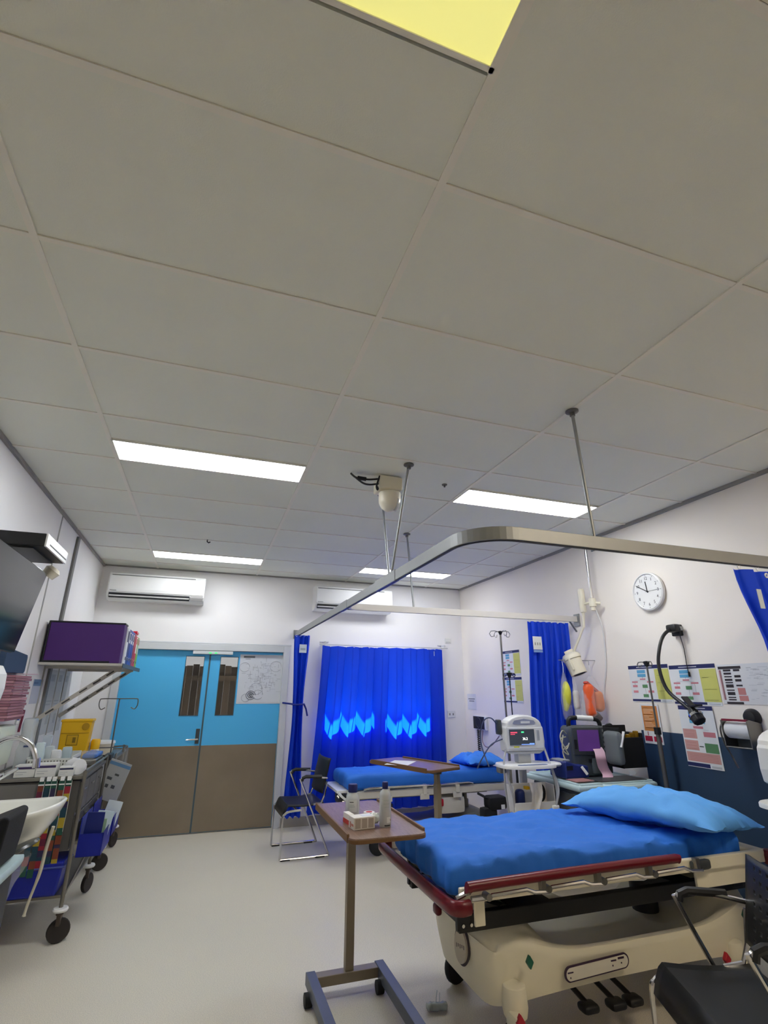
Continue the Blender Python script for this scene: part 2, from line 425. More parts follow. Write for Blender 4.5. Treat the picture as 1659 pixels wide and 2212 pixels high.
# ================================================================== CEILING LIGHTS
panel_far = mat('panel_diffuser_far', (247, 251, 255), .5, var=0, emis=PANEL*.74)
panel_added = mat('panel_diffuser_added', (255, 238, 212), .5, var=0, emis=PANEL*1.15)  # unseen warm panel on the grid, added to lift the near right side
panel_m = mat('panel_diffuser_lit', (247, 251, 255), .5, var=0, emis=PANEL)
yellow_panel = mat('panel_diffuser_yellowed', (250, 246, 150), .5, var=.02, emis=.24)
lab = {(1, 3.5): 'white ceiling panel light nearest the purple shelf box, largest lit panel', (3, 3.5): 'white ceiling panel light above the near stretcher bay, right of the ceiling camera',
       (1, 8.0): 'short-looking white panel light in front of the air conditioner over the doors', (3, 8.0): 'white panel light in front of the air conditioner above the window curtain',
       (1, -1.0): 'yellowed ceiling panel light at the top edge of the photo', (3, -1.0): 'added ceiling panel light outside the frame above the right foreground chair'}
for ci, lj in lights:
    x0, x1, y0 = GX[ci], GX[ci+1], GY0+.6*lj; y1 = y0+.3
    t = T('ceiling_light', lab[(ci, lj)], 'ceiling light', ((x0+x1)/2, y0+.15, H), group='recessed ceiling panel lights')
    g = MB().bb(x0+.004, x1-.004, y0+.002, y0+.014, H-.004, H+.02).bb(x0+.004, x1-.004, y1-.014, y1-.002, H-.004, H+.02).bb(x0+.004, x0+.016, y0, y1, H-.004, H+.02).bb(x1-.016, x1-.004, y0, y1, H-.004, H+.02)
    t.p('frame', g, tee_m)
    t.p('diffuser', MB().bb(x0+.014, x1-.014, y0+.012, y1-.012, H+.001, H+.008), yellow_panel if (ci, lj) == (1, -1.0) else panel_added if lj < 0 else panel_m if lj < 5 else panel_far)

# ================================================================== AIR CONDITIONERS
def aircon(x0, label):
    x1 = x0+1.065
    t = T('air_conditioner', label, 'air conditioner', ((x0+x1)/2, Y1, 2.48), group='wall air conditioners')
    prof = [(Y1, 2.80), (Y1-.17, 2.80), (Y1-.205, 2.785), (Y1-.215, 2.74), (Y1-.222, 2.60), (Y1-.215, 2.545), (Y1-.19, 2.505), (Y1-.13, 2.48), (Y1, 2.48)]
    t.p('body', MB().prism(prof, x0, x1, 0), white_pl, .006)
    t.p('front_panel', MB().prism([(Y1-.226, 2.565), (Y1-.23, 2.60), (Y1-.224, 2.755), (Y1-.216, 2.755), (Y1-.216, 2.565)], x0+.012, x1-.012, 0), white_pl, .003)
    t.p('top_grille', MB().bb(x0+.03, x1-.12, Y1-.226, Y1-.205, 2.758, 2.764), grey_pl)
    t.p('outlet_slot', MB().prism([(Y1-.222, 2.553), (Y1-.221, 2.520), (Y1-.19, 2.498), (Y1-.17, 2.515), (Y1-.19, 2.556)], x0+.025, x1-.165, 0), black_pl)
    t.p('louvre', MB().prism([(Y1-.226, 2.526), (Y1-.226, 2.520), (Y1-.180, 2.498), (Y1-.176, 2.503)], x0+.03, x1-.17, 0), white_pl)
    t.p('display_panel', MB().prism([(Y1-.226, 2.557), (Y1-.222, 2.535), (Y1-.203, 2.505), (Y1-.195, 2.513), (Y1-.21, 2.557)], x1-.155, x1-.015, 0), mat('ac_display_grey', (170, 168, 166), .4), .002)
    t.p('badge', MB().bb(x0+.03, x0+.10, Y1-.2315, Y1-.226, 2.575, 2.581), grey_pl)
aircon(-1.178, 'white wall air conditioner above the blue double doors')
aircon(1.255, 'white wall air conditioner above the window curtain, behind the curtain track')

# ================================================================== CEILING CAMERA
t = T('ceiling_camera', 'white dome camera with black cables hanging under the ceiling', 'camera', (1.08, 3.08, 2.80))
t.p('mount_box', MB().bb(.995, 1.165, 3.02, 3.17, 2.81, H-.004), cream_pl, .012, 3)
hem = [(.078, .0)]+[(.078*math.cos(a), -.05-.085*math.sin(a)) for a in [i*PI/2/8 for i in range(9)]]
t.p('dome_housing', MB().lathe([(.0, .02)]+hem, (1.09, 3.085, 2.80), 24), cream_pl)
t.p('lens_window', MB().grid(lambda u, v: Vector((1.09+.0795*math.cos(-1.15+u*1.0)*math.cos(v*1.1), 3.085+.0795*math.sin(-1.15+u*1.0)*math.cos(v*1.1), 2.745-.087*math.sin(v*1.1))), 8, 6), mat('camera_window', (176, 174, 166), .25))
for pts in ([(.80, 3.07, 2.909), (.83, 3.06, 2.88), (.87, 3.05, 2.87), (.93, 3.05, 2.872), (.998, 3.06, 2.89)], [(.83, 3.06, 2.88), (.88, 3.04, 2.835), (.93, 3.04, 2.83), (.998, 3.05, 2.85)], [(.998, 3.03, 2.90), (.985, 3.03, 2.86), (.975, 3.03, 2.82), (.985, 3.04, 2.80), (.998, 3.06, 2.83)]):
    t.p('cable', MB().tube(spline(pts), .007, 6), black_pl)
t.p('cable_plug', MB().cyl((.845, 3.056, 2.876), (.905, 3.05, 2.871), .014), black_pl)

t = T('sprinkler_head', 'tiny round sprinkler on the ceiling left of the right panel light', 'sprinkler', (1.504, 3.054, H-.02))
t.p('plate', MB().lathe([(0, -.006), (.018, -.006), (.020, 0), (0, 0)], (1.504, 3.054, H+.001), 16), grey_steel)
t.p('nozzle', MB().cyl((1.504, 3.054, H-.005), (1.504, 3.054, H-.02), .006), grey_steel)
one('ceiling_hook', 'tiny black hook on the ceiling in front of the far left panel light', 'hook', MB().tube([(-.126, 5.138, H), (-.126, 5.138, H-.02), (-.111, 5.138, H-.03), (-.096, 5.138, H-.02)], .006, 6), black_pl, (-.126, 5.138, H))

# ================================================================== CURTAIN TRACKS
def sweep_rect(m, path, w, z0, z1):
    P = [Vector((p[0], p[1], 0)) for p in path]; vs = []
    for i, q in enumerate(P):
        tt = (P[min(i+1, len(P)-1)]-P[max(i-1, 0)]).normalized(); n = Vector((-tt.y, tt.x, 0))*w/2
        for sgn, z in ((-1, z0), (1, z0), (1, z1), (-1, z1)): vs.append((q.x+sgn*n.x, q.y+sgn*n.y, z))
    fs = [(4*i+k, 4*i+(k+1) % 4, 4*i+4+(k+1) % 4, 4*i+4+k) for i in range(len(P)-1) for k in range(4)]
    L = 4*(len(P)-1); fs += [(3, 2, 1, 0), (L, L+1, L+2, L+3)]
    return m.add(vs, fs)
def hanger(t, a, b):
    t.p('hanger_rod', MB().cyl(a, b, .0085, n=10), alu)
    t.p('ceiling_flange', MB().lathe([(.0, -.03), (.014, -.03), (.014, -.012), (.034, -.006), (.034, 0)], (a[0], a[1], H-.003), 16), grey_steel)
t = T('curtain_track', 'silver curtain track curving round the near bay, hung from the ceiling', 'curtain track', (1.065, 1.87, 2.145), group='hospital curtain tracks')
path = [(1.065, Y1), (1.065, 4.4), (1.065, 2.13)]+[(p[0], p[1]) for p in arc((1.285, 2.10), .22, 180, 270, 12)]+[(1.5, 1.88), (X1, 1.88)]
t.p('rail', sweep_rect(MB(), path, .026, 2.142, 2.206), alu, .003)
t.p('rail_slot', sweep_rect(MB(), path, .012, 2.138, 2.1425), black_pl)
t.p('joiner_sleeve', MB().bb(1.049, 1.081, 2.88, 3.28, 2.139, 2.211), alu, .002)
t.p('joiner_sleeve', MB().bb(1.049, 1.081, 4.05, 4.28, 2.139, 2.209), alu, .002)
hanger(t, (1.134, 3.388, H), (1.065, 3.03, 2.205)); hanger(t, (1.129, 2.813, H), (1.065, 2.98, 2.205)); hanger(t, (1.706, 1.895, H), (1.72, 1.88, 2.205))
t.p('wall_bracket', MB().bb(1.03, 1.10, Y1-.012, Y1, 2.12, 2.23), alu, .003)
t = T('curtain_track', 'straight pale curtain track beside the far bed bay', 'curtain track', (2.3, 4.17, 2.145), group='hospital curtain tracks')
path = [(1.082, 4.06), (1.10, 4.12), (1.15, 4.16), (1.22, 4.17), (2, 4.17), (X1, 4.17)]
t.p('rail', sweep_rect(MB(), path, .026, 2.142, 2.198), mat('track_off_white', (214, 208, 200), .45), .003)
hanger(t, (1.688, 4.282, H), (1.70, 4.17, 2.198))
t.p('wall_bracket', MB().bb(X1-.012, X1, 4.13, 4.21, 2.10, 2.22), alu, .003)
t.p('wall_bracket', MB().bar((X1, 4.20, 2.05), (3.36, 4.17, 2.15), .018, .006), alu)

# ================================================================== CURTAINS
def curtain_grid(xl, xr, y, z0, z1, nf, amp, nu=120, nv=40, seed=0, sway=.0, ydrop=0):
    """xl, xr are functions of s (0 top .. 1 bottom)"""
    def fn(u, s):
        a, b = xl(s), xr(s)
        ph = u*nf*2*PI
        A = amp*(.55+.45*min(1, s*3))
        wob = .35*math.sin(ph*.5+seed)+.2*fbm(u*nf*.7, s*1.5, seed)
        yy = y+A*(math.sin(ph+wob)+.25*math.sin(2*ph+1.3+seed))+ydrop*s
        xx = a+(b-a)*(u+.012*math.sin(2*ph+seed))+sway*math.sin(s*3)*.5
        return Vector((xx, yy, z1+(z0-z1)*s+.006*math.sin(ph) * s))
    return MB().grid(fn, nu, nv)
def rings(t, xs, y, z, m):
    for x in xs: t.p('hook', MB().tube(arc((x, z), .012, 0, 330, 10, 'xz', y), .0022, 5), m)
def lerp(*kv):
    def g(s):
        for (s0, v0), (s1, v1) in zip(kv, kv[1:]):
            if s <= s1:
                k = (s-s0)/(s1-s0); k = k*k*(3-2*k); return v0+(v1-v0)*k
        return kv[-1][1]
    return g
lbl_m = mat('curtain_label', (196, 206, 216), .6)
# a: tied back by the doors
t = T('curtain', 'narrow blue privacy curtain tied back beside the double doors', 'curtain', (1.10, 6.45, .13), group='blue hospital curtains')
t.p('cloth', curtain_grid(lerp((0, 1.012), (.4, 1.04), (.45, 1.045), (1, 1.0)), lerp((0, 1.205), (.40, 1.165), (.5, 1.165), (1, 1.20)), 6.46, .14, 2.145, 3, .035, 60, 40, 1.1), curtain_m)
t.p('tie_band', MB().tube([(.95, 6.655, 1.345), (1.035, 6.50, 1.335), (1.04, 6.40, 1.33), (1.10, 6.405, 1.33), (1.17, 6.41, 1.335), (1.18, 6.46, 1.33), (1.205, 6.46, 1.28), (1.225, 6.455, 1.20)], .011, 6), mat('curtain_tie', (10, 30, 130), .7))
t.p('label', MB().bb(1.075, 1.165, 6.408, 6.411, 1.93, 2.03).bb(1.09, 1.15, 6.406, 6.4085, 1.965, 1.985, 1), [lbl_m, ink((150, 162, 172))])
rings(t, (1.04, 1.09, 1.14, 1.185), 6.46, 2.142, white_pl)
# b: window curtain with rod
t = T('window_curtain', 'wide blue curtain over the window glowing with sunlight', 'curtain', (2.2, 6.56, .13), group='blue hospital curtains')
def fnb(u, s):
    nf = 8.5; ph = u*nf*2*PI+.6
    A = .034*(.35+.65*min(1, s*2.5))
    x = (1.375-.13*s**1.3)+((3.085+.02*s)-(1.375-.13*s**1.3))*(u+.008*math.sin(2*ph))
    saw = math.sin(ph)+.38*math.sin(2*ph+.5)
    y = 6.565-A*saw-.012*math.sin(u*9+2)
    if u < .05: y -= .10*(1-u/.05)*(.25+.75*s)
    return Vector((x, y, 2.032-1.90*s+.005*math.sin(ph)*(1-s)))
t.p('cloth', MB().grid(fnb, 190, 44), wcurtain_m)
rod_m = mat('white_rod', (206, 206, 210), .4)
t.p('label', MB().bb(2.945, 2.952, 6.515, 6.518, 1.94, 2.0), lbl_m)
rings(t, [1.40+.1055*k for k in range(17)], 6.565, 2.037, white_pl)
t = T('curtain_rod', 'thin white rod carrying the window curtain on wall brackets', 'curtain rod', (2.25, 6.57, 2.05))
t.p('rod', MB().cyl((1.36, 6.57, 2.052), (3.18, 6.57, 2.052), .009), rod_m)
for x in (1.44, 3.13): t.p('bracket', MB().bb(x-.06, x+.06, 6.655, Y1, 2.085, 2.098).bb(x-.008, x+.008, 6.57, Y1, 2.046, 2.095), rod_m, .002)
# c: bunched at the right wall
t = T('curtain', 'blue privacy curtain bunched at the wall behind the resuscitation trolley', 'curtain', (3.1, 4.17, .3), group='blue hospital curtains')
t.p('cloth', curtain_grid(lerp((0, 2.875), (.6, 2.83), (1, 2.86)), lerp((0, 3.335), (.15, 3.33), (.3, 3.30), (1, 3.24)), 4.17, .3, 2.125, 7, .028, 110, 30, 3.0), curtain_m)
t.p('label', MB().bb(2.888, 2.985, 4.128, 4.131, 1.86, 1.98).bb(2.888, 2.985, 4.128, 4.131, 1.835, 1.855, 1).bb(2.905, 2.915, 4.126, 4.1285, 1.90, 1.925, 2).bb(2.932, 2.942, 4.126, 4.1285, 1.90, 1.925, 2).bb(2.957, 2.967, 4.126, 4.1285, 1.90, 1.925, 2), [mat('label_white', (214, 214, 210), .6), ink((120, 150, 200)), ink((150, 150, 140))])
rings(t, (2.90, 2.98, 3.06, 3.14, 3.22, 3.30), 4.17, 2.13, white_pl)
# d: right edge
t = T('curtain', 'blue privacy curtain gathered at the right edge of the photo', 'curtain', (3.05, 1.87, .3), group='blue hospital curtains')
t.p('cloth', curtain_grid(lerp((0, 2.615), (.25, 2.74), (.5, 2.98), (1, 3.02)), lerp((0, 3.36), (.5, 3.30), (1, 3.34)), 1.88, .3, 2.118, 5, .035, 90, 30, 5.0), curtain_m)
t.p('label', MB().bb(2.668, 2.70, 1.822, 1.825, 1.90, 2.0), lbl_m)
rings(t, (2.66, 2.80, 2.93, 3.06, 3.18, 3.3), 1.88, 2.13, white_pl)
t.p('eyelet', MB().tube(arc((2.80, 2.085), .011, 0, 360, 12, 'xz', 1.842), .004, 6), white_pl)

# ================================================================== BEDS AND STRETCHER
def wheel(t, c, r, w, ax='y', hub=None, tyre=None, parent=None, name='wheel'):
    M = Matrix.Rotation(PI/2, 4, 'X') if ax == 'y' else Matrix.Rotation(PI/2, 4, 'Y')
    if isinstance(ax, float): M = RZ(ax) @ Matrix.Rotation(PI/2, 4, 'X')
    wd_ = t.p(name, MB().lathe([(r*.62, -w/2), (r*.92, -w/2), (r, -w*.25), (r, w*.25), (r*.92, w/2), (r*.62, w/2)], c, 22, M=M), tyre or rubber, parent=parent)
    t.p('hub', MB().lathe([(.0, -w*.42), (r*.2, -w*.5), (r*.64, -w*.42), (r*.64, w*.42), (r*.2, w*.5), (0, w*.42)], c, 18, M=M), hub or grey_pl, parent=wd_)
    return wd_
def ridge(x, y, z):
    return 1-2*abs(noise.noise(Vector((x, y, z))))
def cloth_disp(amp, seed, zmid):
    def d(w, p):
        q = fbm(w.x*2+seed, w.y*2, 1, 2)
        k = amp*(.8*fbm(w.x*3.2+seed, w.y*5.0, w.z*2, 4)+.5*max(0, ridge(w.x*3+1.5*q+seed, w.y*8+w.x*3, .3))**3+.35*max(0, ridge(w.x*7+q*2, w.y*5-w.x*4+seed, 2.3))**4)
        top = max(0, p[2]) > .9
        sd = amp*1.4*fbm(w.x*11+seed, w.y*11, w.z*1.5, 3)
        return Vector((w.x+sd*(abs(p[0]) > .97)*(1-top), w.y+sd*(abs(p[1]) > .97)*(1-top), w.z+k*(1.0 if top else .3*max(0, p[2]))))
    return d
def pillow(name, label, c, rz, a, b, T_, seed, m, tilt=(0, 0), droop=0):
    M = TR(*c) @ RZ(rz) @ Matrix.Rotation(tilt[0], 4, 'X') @ Matrix.Rotation(tilt[1], 4, 'Y')
    g = MB()
    for sg in (1, -1):
        def fn(u, v, sg=sg):
            x, y = 2*u-1, 2*v-1
            e = max(0, (1-abs(x)**2.6)*(1-abs(y)**2.6))**.55
            px = a*x*(1-.07*(1-abs(y)**2)); py = b*y*(1-.10*(1-abs(x)**2))
            wr = .018*fbm(x*2.1+seed, y*2.4, sg, 4)*e+.020*max(0, ridge(x*1.6+y*1.1+seed, y*2.6-x*.8, 2))**3*e-.010*max(0, ridge(x*3+seed, y*2+x, 5))**4*e
            crease = -.030*math.exp(-((x*.8+y*.55-.15)/.10)**2)*e if sg > 0 else 0
            edge = .012*fbm(x*4+seed, y*4, 7, 2)*(1-e)
            z = sg*T_*e*(1.0 if sg > 0 else .55)+wr+crease+edge-droop*max(0, x)**2-.02*max(0, -x)**3
            return M @ Vector((px, py, z))
        g.grid(fn, 44, 34)
    return one(name, label, 'pillow', g, m, tuple(M @ Vector((0, 0, -T_*.55))), group='blue hospital pillows', angle=80)

# ---- near stretcher
t = T('stretcher', 'cream hospital stretcher with dark red bumpers in the right foreground', 'stretcher', (2.05, 2.76, 0))
# moulded base cover
bx0, bx1, by0, by1 = 1.32, 2.96, 2.40, 3.14
def base_top(x, y):
    cx = (x-bx0)/(bx1-bx0); dd = max(0, min(y-by0, by1-y)); e = math.exp(-(dd/.09)**2)
    end = (math.exp(-((cx-.09)/.12)**2)+math.exp(-((cx-.93)/.13)**2))*(.190-.14*e)
    side = .045*math.exp(-(dd/.055)**4)
    basin = -.05*math.exp(-((cx-.52)/.30)**6)*(1-math.exp(-(dd/.08)**4))
    return .335+end+side+basin
def base_pt(u, v):
    # superellipse plan, u angle, v: 0 bottom rim -> 1 top centre
    a = u*2*PI; ca, sa = math.cos(a), math.sin(a)
    e = .36
    X = math.copysign(abs(ca)**e, ca); Y = math.copysign(abs(sa)**(.30), sa)
    cx, cy, hx, hy = (bx0+bx1)/2, (by0+by1)/2, (bx1-bx0)/2, (by1-by0)/2
    if v < .4:
        k = v/.4
        bot = .225-.05*abs(X)**6+.02*(1-abs(X))
        fl = .96+.05*math.sin(k*PI/2)
        x, y = cx+hx*X*fl, cy+hy*Y*(.95+.05*k)
        tz = base_top(cx+hx*X*.97, cy+hy*Y*.97)-.03
        return Vector((x, y, bot+(tz-bot)*k))
    k = (v-.4)/.6
    s_ = 1-k
    f = s_ if k > .08 else 1.0-.02*k/.08
    x, y = cx+hx*X*f, cy+hy*Y*f
    z = base_top(x, y)-(.03*(1-k/.08)**2 if k < .08 else 0)
    return Vector((x, y, z))
base = t.p('base_cover', MB().grid(base_pt, 110, 40, wrapu=True), bed_cream, angle=60)
# decals
t.p('control_decal', MB().prism([(1.70+.03*math.cos(a)+(.30 if math.cos(a) > 0 else 0), .30+.03*math.sin(a)+(.012 if math.cos(a) > 0 else 0)) for a in [i*2*PI/24+.01 for i in range(24)]], by0-.016, by0-.010, 1), ink((52, 30, 56)), parent=base)
dec = MB().prism([(1.702+.024*math.cos(a)+(.296 if math.cos(a) > 0 else 0), .30+.024*math.sin(a)+(.012 if math.cos(a) > 0 else 0)) for a in [i*2*PI/24+.01 for i in range(24)]], by0-.0185, by0-.0155, 1)
dec.bb(1.684, 1.714, by0-.0195, by0-.018, .305, .310, 1).bb(1.695, 1.700, by0-.0195, by0-.018, .286, .292, 1).bb(1.925, 1.955, by0-.0195, by0-.018, .318, .324, 1).bb(1.965, 2.0, by0-.0195, by0-.018, .322, .330, 1).bb(1.93, 1.936, by0-.0195, by0-.018, .30, .306, 1).bb(1.98, 1.986, by0-.0195, by0-.018, .304, .310, 1)
t.p('control_decal', dec, [mat('decal_white', (216, 210, 196), .5), ink((52, 30, 56))], parent=base)
Md = TR(1.292, 2.63, .37) @ RZ(-.42) @ Matrix.Rotation(PI/2, 4, 'Y')
od = MB().lathe([(.0, -.006), (.075, -.006), (.075, .0), (0, .0)], (0, 0, 0), 28, M=Md, sx=1, sy=.62) if False else MB()
st_ = MB(); st_.lathe([(.001, -.012), (.072, -.012), (.078, 0), (.001, 0)], (0, 0, 0), 28, sx=1, sy=.6); st_.xf(TR(1.293, 2.64, .36) @ RZ(.38) @ Matrix.Rotation(-PI/2, 4, 'Y'))
st2 = MB(); st2.lathe([(.001, .0), (.066, .0), (.066, .013), (.001, .013)], (0, 0, 0), 28, sx=1, sy=.55)
for k in range(5): st2.bb(-.006+.004*(k % 2), .010, -.026+.011*k, -.020+.011*k, .013, .014, 1)
st2.xf(TR(1.293, 2.64, .36) @ RZ(.38) @ Matrix.Rotation(-PI/2, 4, 'Y'))
t.p('badge', st_, ink((70, 60, 66)), parent=base); t.p('badge', st2, [mat('badge_cream', (196, 188, 172), .5), ink((128, 120, 116))], parent=base)
# pedals and casters
for (cx, cy, a) in ((1.44, 2.44, .15), (2.74, 2.44, .1), (1.50, 3.10, .3), (2.74, 3.10, 0)):
    f = t.p('caster_fork', MB().lathe([(.0, .30), (.05, .28), (.056, .20), (.05, .17), (0, .17)], (cx, cy, 0), 14).bb(cx-.03, cx-.02+.012, cy-.032, cy-.022, .06, .2).bb(cx-.03, cx-.018, cy+.022, cy+.032, .06, .2), bed_cream, .003)
    wheel(t, (cx-.02, cy, .077), .077, .036, a, hub=mat('caster_hub', (190, 186, 174), .5), tyre=rubber, parent=f)
def pedal(x, y, z, m, r=.022):
    t.p('brake_tab', MB().prism([(x-r*.8, z), (x, z-r*1.2), (x+r*.8, z), (x, z+r*1.2)], y-.02, y, 1), m, .004)
gtab = mat('green_tab', (20, 92, 72), .4); rtab = mat('red_tab', (176, 24, 44), .4)
pedal(1.49, by0-.012, .375, gtab); pedal(2.80, by0-.012, .40, gtab); pedal(1.41, 2.365, .19, rtab, .026); pedal(2.62, by0-.014, .24, rtab, .026)
t.p('brake_pedal', MB().rbox(1.385, 1.435, 2.35, 2.44, .03, .21, .02, 6), bed_cream)
t.p('steer_pedal', MB().lathe([(0, -.005), (.03, -.005), (.033, .004), (0, .012)], (1.44, 2.46, .415), 16, sy=.6), [rtab])
t.p('steer_pedal', MB().rbox(1.265, 1.30, 2.86, 2.92, .40, .45, .015, 5), red_m)
for (x, y) in ((1.86, 2.52), (2.0, 2.50), (2.10, 2.5)):
    t.p('foot_pedal', MB().tube([(x, y+.2, .16), (x, y+.03, .13), (x+.01, y, .115)], .012, 8).rbox(x-.035, x+.05, y-.05, y+.02, .09, .125, .015, 6), black_pl)
# lift columns and black litter frame
for x in (1.62, 2.52):
    t.p('lift_column', MB().cyl((x, 2.77, .33), (x, 2.77, .50), .07).cyl((x, 2.77, .46), (x, 2.77, .625), .05), black_pl)
fr = MB()
for y in (2.46, 3.02): fr.bb(1.185, 2.98, y-.02, y+.02, .488, .556)
fr.bb(1.22, 1.27, 2.48, 3.0, .49, .55).bb(2.82, 2.86, 2.48, 3.0, .49, .55).bb(1.56, 1.70, 2.48, 3.0, .495, .55).bb(2.46, 2.60, 2.48, 3.0, .495, .55)
t.p('litter_frame', fr, black_pl, .004)
for x in (1.21, 2.86):
    for y in (2.445, 3.035): t.p('frame_upright', MB().bb(x-.035, x+.035, y-.012, y+.012, .50, .625), black_pl, .003)
for x in (1.20, 1.24): t.p('bolt', MB().cyl((x, 2.425, .52), (x, 2.436, .52), .007), chrome)
t.p('linkage', MB().bar((1.36, 2.52, .575), (1.52, 2.62, .50), .03, .02).tube([(1.38, 2.5, .60), (1.40, 2.5, .615), (1.42, 2.5, .60)], .008, 6), black_pl)
t.p('equipment_pan', MB().prism([(1.66, .600), (1.72, .575), (2.04, .577), (2.08, .605), (2.22, .592), (2.27, .605), (2.27, .624), (1.66, .624)], 2.42, 2.95, 1), white_pl, .006)
# deck and side frames
t.p('deck', MB().bb(1.16, 2.86, 2.36, 3.11, .625, .650), mat('deck_dark', (40, 42, 44), .6), .005)
for y in (2.312, 3.158):
    sf = MB().bb(1.13, 2.93, y-.014, y+.014, .645, .702)
    t.p('side_frame', sf, bed_cream, .006)
t.p('frame_bracket', MB().bb(1.20, 1.25, 2.312, 2.326, .555, .65), bed_cream, .004)
t.p('head_panel', MB().bb(2.45, 2.90, 2.315, 2.33, .565, .65), bed_cream, .004)
t.p('clip_label', MB().bb(1.175, 1.245, 2.292, 2.298, .652, .672).bb(1.18, 1.24, 2.290, 2.293, .657, .667, 1), [ink((150, 146, 140)), paper_m])
def rail(y, sgn):
    r = t.p('side_rail', MB().tube(spline([(1.165, y, .712), (1.19, y, .716), (1.7, y, .722), (2.25, y, .722), (2.30, y, .718)], 4), [.02]*17, 10), red_m)
    for k in range(4):
        x = 1.24+k*.30
        t.p('rail_link', MB().tube([(x, y-.008*sgn, .672), (x+.02, y-.01*sgn, .678), (x+.19, y-.01*sgn, .682), (x+.23, y-.012*sgn, .668), (x+.30, y-.012*sgn, .664)], .008, 7), chrome, parent=r)
        t.p('rail_pivot', MB().cyl((x, y+.02*sgn, .675), (x, y-.022*sgn, .675), .014, n=12), steel, parent=r)
        t.p('rail_clip', MB().bb(x+.265, x+.29, y-.014, y+.012, .66, .715), steel, .002, parent=r)
rail(2.272, 1); rail(3.198, -1)
t.p('rail_latch', MB().rbox(2.40, 2.52, 2.272, 2.30, .655, .70, .012, 6), dgrey_pl)
# foot bumper
fb = spline([(1.155, 2.27, .645), (1.115, 2.265, .645), (1.083, 2.30, .645), (1.078, 2.45, .645), (1.078, 2.76, .645), (1.078, 3.07, .645), (1.083, 3.21, .645), (1.115, 3.245, .645), (1.155, 3.24, .645)], 5)
g = MB()
def bump_pt(u, v):
    q = fb[min(int(u*(len(fb)-1)+.5), len(fb)-1)]; i = min(int(u*(len(fb)-1)+.5), len(fb)-1)
    tg = (fb[min(i+1, len(fb)-1)]-fb[max(i-1, 0)]).normalized(); n = Vector((tg.y, -tg.x, 0)); a = v*2*PI
    return q+n*.020*math.cos(a)+Vector((0, 0, .030*math.sin(a)))
g.grid(bump_pt, len(fb)-1, 12)
t.p('foot_bumper', g, red_m, angle=80)
for y in (2.285, 3.225): t.p('bumper_bracket', MB().tube([(1.10, y, .675), (1.15, y, .69), (1.20, y+(.04 if y < 2.6 else -.04), .68)], .010, 8), chrome)
# head end
t.p('head_frame', MB().bb(2.90, 2.955, 2.31, 3.16, .66, .70).bar((2.72, 2.45, .71), (2.95, 2.34, .685), .05, .02), bed_cream, .006)
t.p('push_handle', MB().tube(spline([(2.78, 2.42, .70), (2.83, 2.42, .735), (2.87, 2.44, .735), (2.90, 2.50, .71)], 5), .014, 8), bed_cream)
for y in (2.30, 3.17): t.p('corner_bumper', MB().lathe([(.0, -.035), (.03, -.033), (.043, -.015), (.043, .015), (.03, .033), (0, .035)], (2.965, y, .665), 16), red_m)
t.p('head_bumper', MB().tube([(2.985, 2.34, .665), (2.985, 3.13, .665)], .018, 8), red_m)

mt = MB().rbox(1.105, 2.84, 2.345, 3.105, .652, .787, .045, 90, cloth_disp(.020, 3.1, .74))
one('mattress', 'mattress under a creased blue sheet on the near stretcher', 'mattress', mt, blue_sheet, (2.0, 2.7, .652), angle=80, group='blue-sheeted mattresses')
pillow('pillow', 'light blue pillow at the head of the near stretcher', (2.60, 2.66, .835), PI/2+.30, .44, .30, .115, 2.0, pillow_m, (.10, .02), .02)

# ---- far bed
t = T('hospital_bed', 'white-framed hospital bed in the far bay under the window curtain', 'bed', (2.35, 5.62, 0))
off_white = mat('bed_off_white', (206, 202, 192), .45)
for y in (5.33, 5.93): t.p('side_frame', MB().bb(1.44, 3.22, y-.015, y+.015, .49, .555), off_white, .006)
t.p('deck', MB().bb(1.46, 3.22, 5.35, 5.91, .52, .56), off_white, .004)
t.p('side_rail', MB().tube([(1.60, 5.30, .575), (1.65, 5.295, .585), (2.75, 5.295, .585), (2.80, 5.30, .575)], .011, 8), chrome)
for x in (1.85, 2.25, 2.62):
    t.p('rail_pivot', MB().bb(x-.02, x+.02, 5.29, 5.315, .50, .595), off_white, .004); t.p('rail_bracket', MB().bb(x-.05, x+.05, 5.30, 5.315, .455, .51), off_white, .004)
t.p('foot_panel', MB().bb(1.345, 1.465, 5.36, 5.90, .545, .57).bar((1.36, 5.36, .55), (1.46, 5.33, .47), .06, .02), white_pl, .005)
t.p('foot_lever', MB().rbox(1.36, 1.44, 5.33, 5.52, .45, .54, .02, 6), black_pl)
t.p('foot_lever', MB().tube([(1.35, 5.36, .53), (1.40, 5.34, .48), (1.46, 5.33, .46)], .012, 7), chrome)
t.p('under_beam', MB().bb(1.5, 3.1, 5.55, 5.62, .44, .49), grey_pl)
for x in (1.95, 2.83): t.p('lift_column', MB().cyl((x, 5.6, .18), (x, 5.6, .38), .055).cyl((x, 5.6, .36), (x, 5.6, .5), .042), grey_steel)
t.p('base_cover', MB().rbox(1.72, 3.1, 5.35, 5.88, .13, .24, .05, 20, lambda w, p: Vector((w.x, w.y, w.z+.07*math.exp(-((w.x-2.83)/.22)**2)*(p[2] > 0)))), grey_pl)
t.p('base_panel', MB().rbox(2.42, 2.72, 5.33, 5.5, .30, .46, .03, 6), off_white)
t.p('red_handle', MB().rbox(2.38, 2.46, 5.30, 5.34, .38, .45, .012, 5), rtab)
for (x, y) in ((1.76, 5.36), (3.02, 5.36), (1.76, 5.88), (3.02, 5.88)):
    w_ = t.p('caster_fork', MB().bb(x-.015, x+.015, y-.03, y+.03, .13, .2), grey_pl, .004)
    wheel(t, (x, y-.02, .085), .085, .04, 'y', hub=white_pl, parent=w_)
